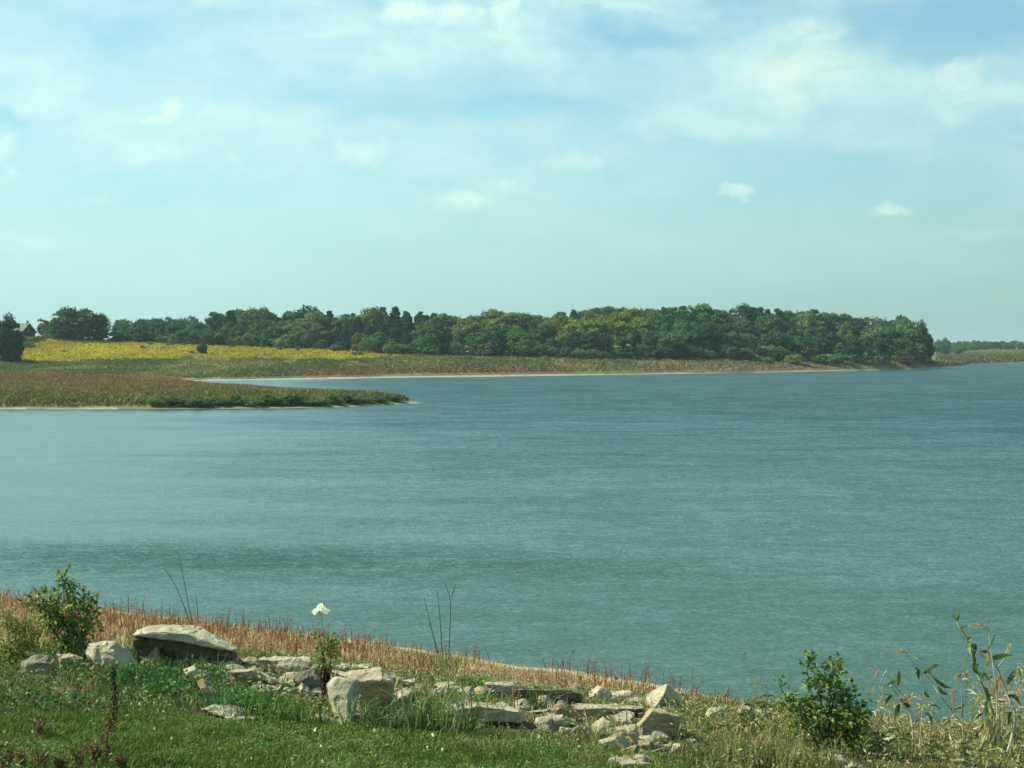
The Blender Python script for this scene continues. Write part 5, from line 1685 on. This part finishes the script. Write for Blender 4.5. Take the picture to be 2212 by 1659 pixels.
# tangle of yellowed hanging leaves
lv = []
for i in range(60):
    x0, y0 = rng.uniform(1150, 1340), rng.uniform(1120, 1360)
    dx = rng.normal(-20, 60); L_ = rng.uniform(110, 280)
    lv.append(([(x0, y0), (x0 + dx * .5 + rng.normal(0, 15), y0 + L_ * .5), (x0 + dx, min(y0 + L_, 1640))], rng.uniform(12, 26), ['y', 'l', 'p', 'y', 'p'][i % 5]))
stalk_plant('dry_leaf_clump', 'tangle of hanging yellowed leaves below the highest right stalk', [([(1270, 1600), (1275, 1400), (1270, 1150)], .010, 'y')], lv, dR - .35)
lv = []
for i in range(26):
    x0 = rng.uniform(1080, 1560)
    lv.append(([(x0, 1640), (x0 + rng.normal(0, 40), 1500 + rng.uniform(-40, 40)), (x0 + rng.normal(0, 110), rng.uniform(1340, 1480))], rng.uniform(10, 22), ['y', 'g', 'p', 'l', 'd'][i % 5]))
stalk_plant('dry_leaf_clump', 'crossing dry and green blades at the lower right corner', [([(1500, 1640), (1520, 1500), (1540, 1420)], .007, 'p')], lv, dR - .6)


# dry and green weeds crowding the right bank
def tall_weed(u_, v_, hpx, label, tones, nst, lw):
    base = hit(u_, v_); org = npa(base); d = base.y
    e = empty('tall_weed', base)
    bs_, bl = Bag(), Bag()
    for j in range(nst):
        H_ = hpx * d / F * rng.uniform(.55, 1.05); a_ = rng.uniform(0, 6.283); ln_ = rng.uniform(.05, .45)
        tipp = org + np.array([math.cos(a_) * H_ * ln_, math.sin(a_) * H_ * ln_ * .6, H_])
        kink = org + (tipp - org) * .5 + np.array([rng.normal(0, .05), 0, .02])
        pth = smooth_path([org + np.array([rng.normal(0, .03), rng.normal(0, .03), -.02]), kink, tipp], 9)
        ct = CORN[tones[j % len(tones)]]
        bs_.tube(pth, np.linspace(.008, .003, 9), jitter(ct, 9, .15), 4)
        for s_ in range(2, 9):
            if rng.uniform() < .75:
                L_ = rng.uniform(.08, .24); aa_ = rng.uniform(0, 6.283)
                dv = np.array([math.cos(aa_), math.sin(aa_), rng.uniform(-.2, .7)])
                p0 = pth[s_]; p1 = p0 + dv * L_ * .55; p2 = p0 + dv * L_ + np.array([0, 0, -L_ * rng.uniform(.2, .8)])
                bl.ribbon(smooth_path([p0, p1, p2], 6), lw * rng.uniform(.6, 1.3), jitter(CORN[tones[(j + s_) % len(tones)]], 6, .2), up=(rng.normal(0, .6), -.8, rng.normal(.2, .5)))
        m_ = 22
        bl.leaves(pth[-1] + rng.normal(0, 1, (m_, 3)) * np.array([.02, .02, .05]), rand_dirs(m_, .2), rand_dirs(m_), .035, .010, jitter(CORN['t'], m_, .3))
    mesh_obj('stems', bs_.mesh('weed_stems', org), M_STEM, e)
    mesh_obj('leaves', bl.mesh('weed_leaves', org), M_LEAF, e)
    tag(e, label, 'weed', 'weeds crowding the right bank')


for (u_, v_, h_) in [(1905, 1590, 95), (1938, 1612, 105), (1972, 1598, 85), (2003, 1622, 110), (2040, 1606, 80), (2062, 1640, 120), (2098, 1618, 150), (2116, 1640, 190), (2128, 1650, 180), (2145, 1622, 170), (2160, 1628, 190), (2174, 1650, 220), (2186, 1652, 210), (2196, 1630, 200), (2206, 1620, 190)]:
    tall_weed(u_, v_, h_, 'straw coloured tall weed on the right bank', ['p', 'y', 't', 'l'], 5, .022)
for (u_, v_, h_) in [(1655, 1560, 85), (1612, 1580, 70), (1890, 1640, 70), (1960, 1650, 85), (2020, 1655, 75), (2090, 1655, 100), (2150, 1600, 120), (2200, 1655, 140)]:
    tall_weed(u_, v_, h_, 'green leafy tall weed on the right bank', ['g', 'l', 'd', 'g'], 5, .03)


# ------------------------------------------------------------------ haze
HAZE_DENSITY = 0.00012
if HAZE_DENSITY > 0:
    hm = bpy.data.materials.new('air'); hm.use_nodes = True
    n = NT(hm.node_tree)
    pv = n.n('ShaderNodeVolumePrincipled')
    pv.inputs['Color'].default_value = (.72, .92, .95, 1)
    pv.inputs['Density'].default_value = HAZE_DENSITY
    pv.inputs['Anisotropy'].default_value = .2
    o_ = n.n('ShaderNodeOutputMaterial'); n.link(pv.outputs[0], o_.inputs['Volume'])
    me = boxm('haze', (0, 0, 16), (84000, 84000, 40))
    hz_o = mesh_obj('haze', me, hm)
    tag(hz_o, 'thin pale air haze over the lake', 'haze', kind='stuff')

# ------------------------------------------------------------------ labels: look-alikes are told apart by their order
ORD = ['leftmost', 'second from left', 'third from left', 'fourth from left', 'fifth from left', 'sixth from left', 'seventh from left', 'eighth from left', 'ninth from left', 'tenth from left',
       'eleventh from left', 'twelfth from left', 'thirteenth from left', 'fourteenth from left', 'fifteenth from left', 'sixteenth from left']
by = {}
for o in scene.objects:
    if o.parent is None and 'label' in o.keys() and 'category' in o.keys():
        by.setdefault(o['label'], []).append(o)
for lab, lst in by.items():
    if len(lst) > 1:
        lst.sort(key=lambda o: o.location.x / o.location.y)
        for k_, o in enumerate(lst):
            if k_ < len(ORD):
                o['label'] = f"{ORD[k_]} {lab}"
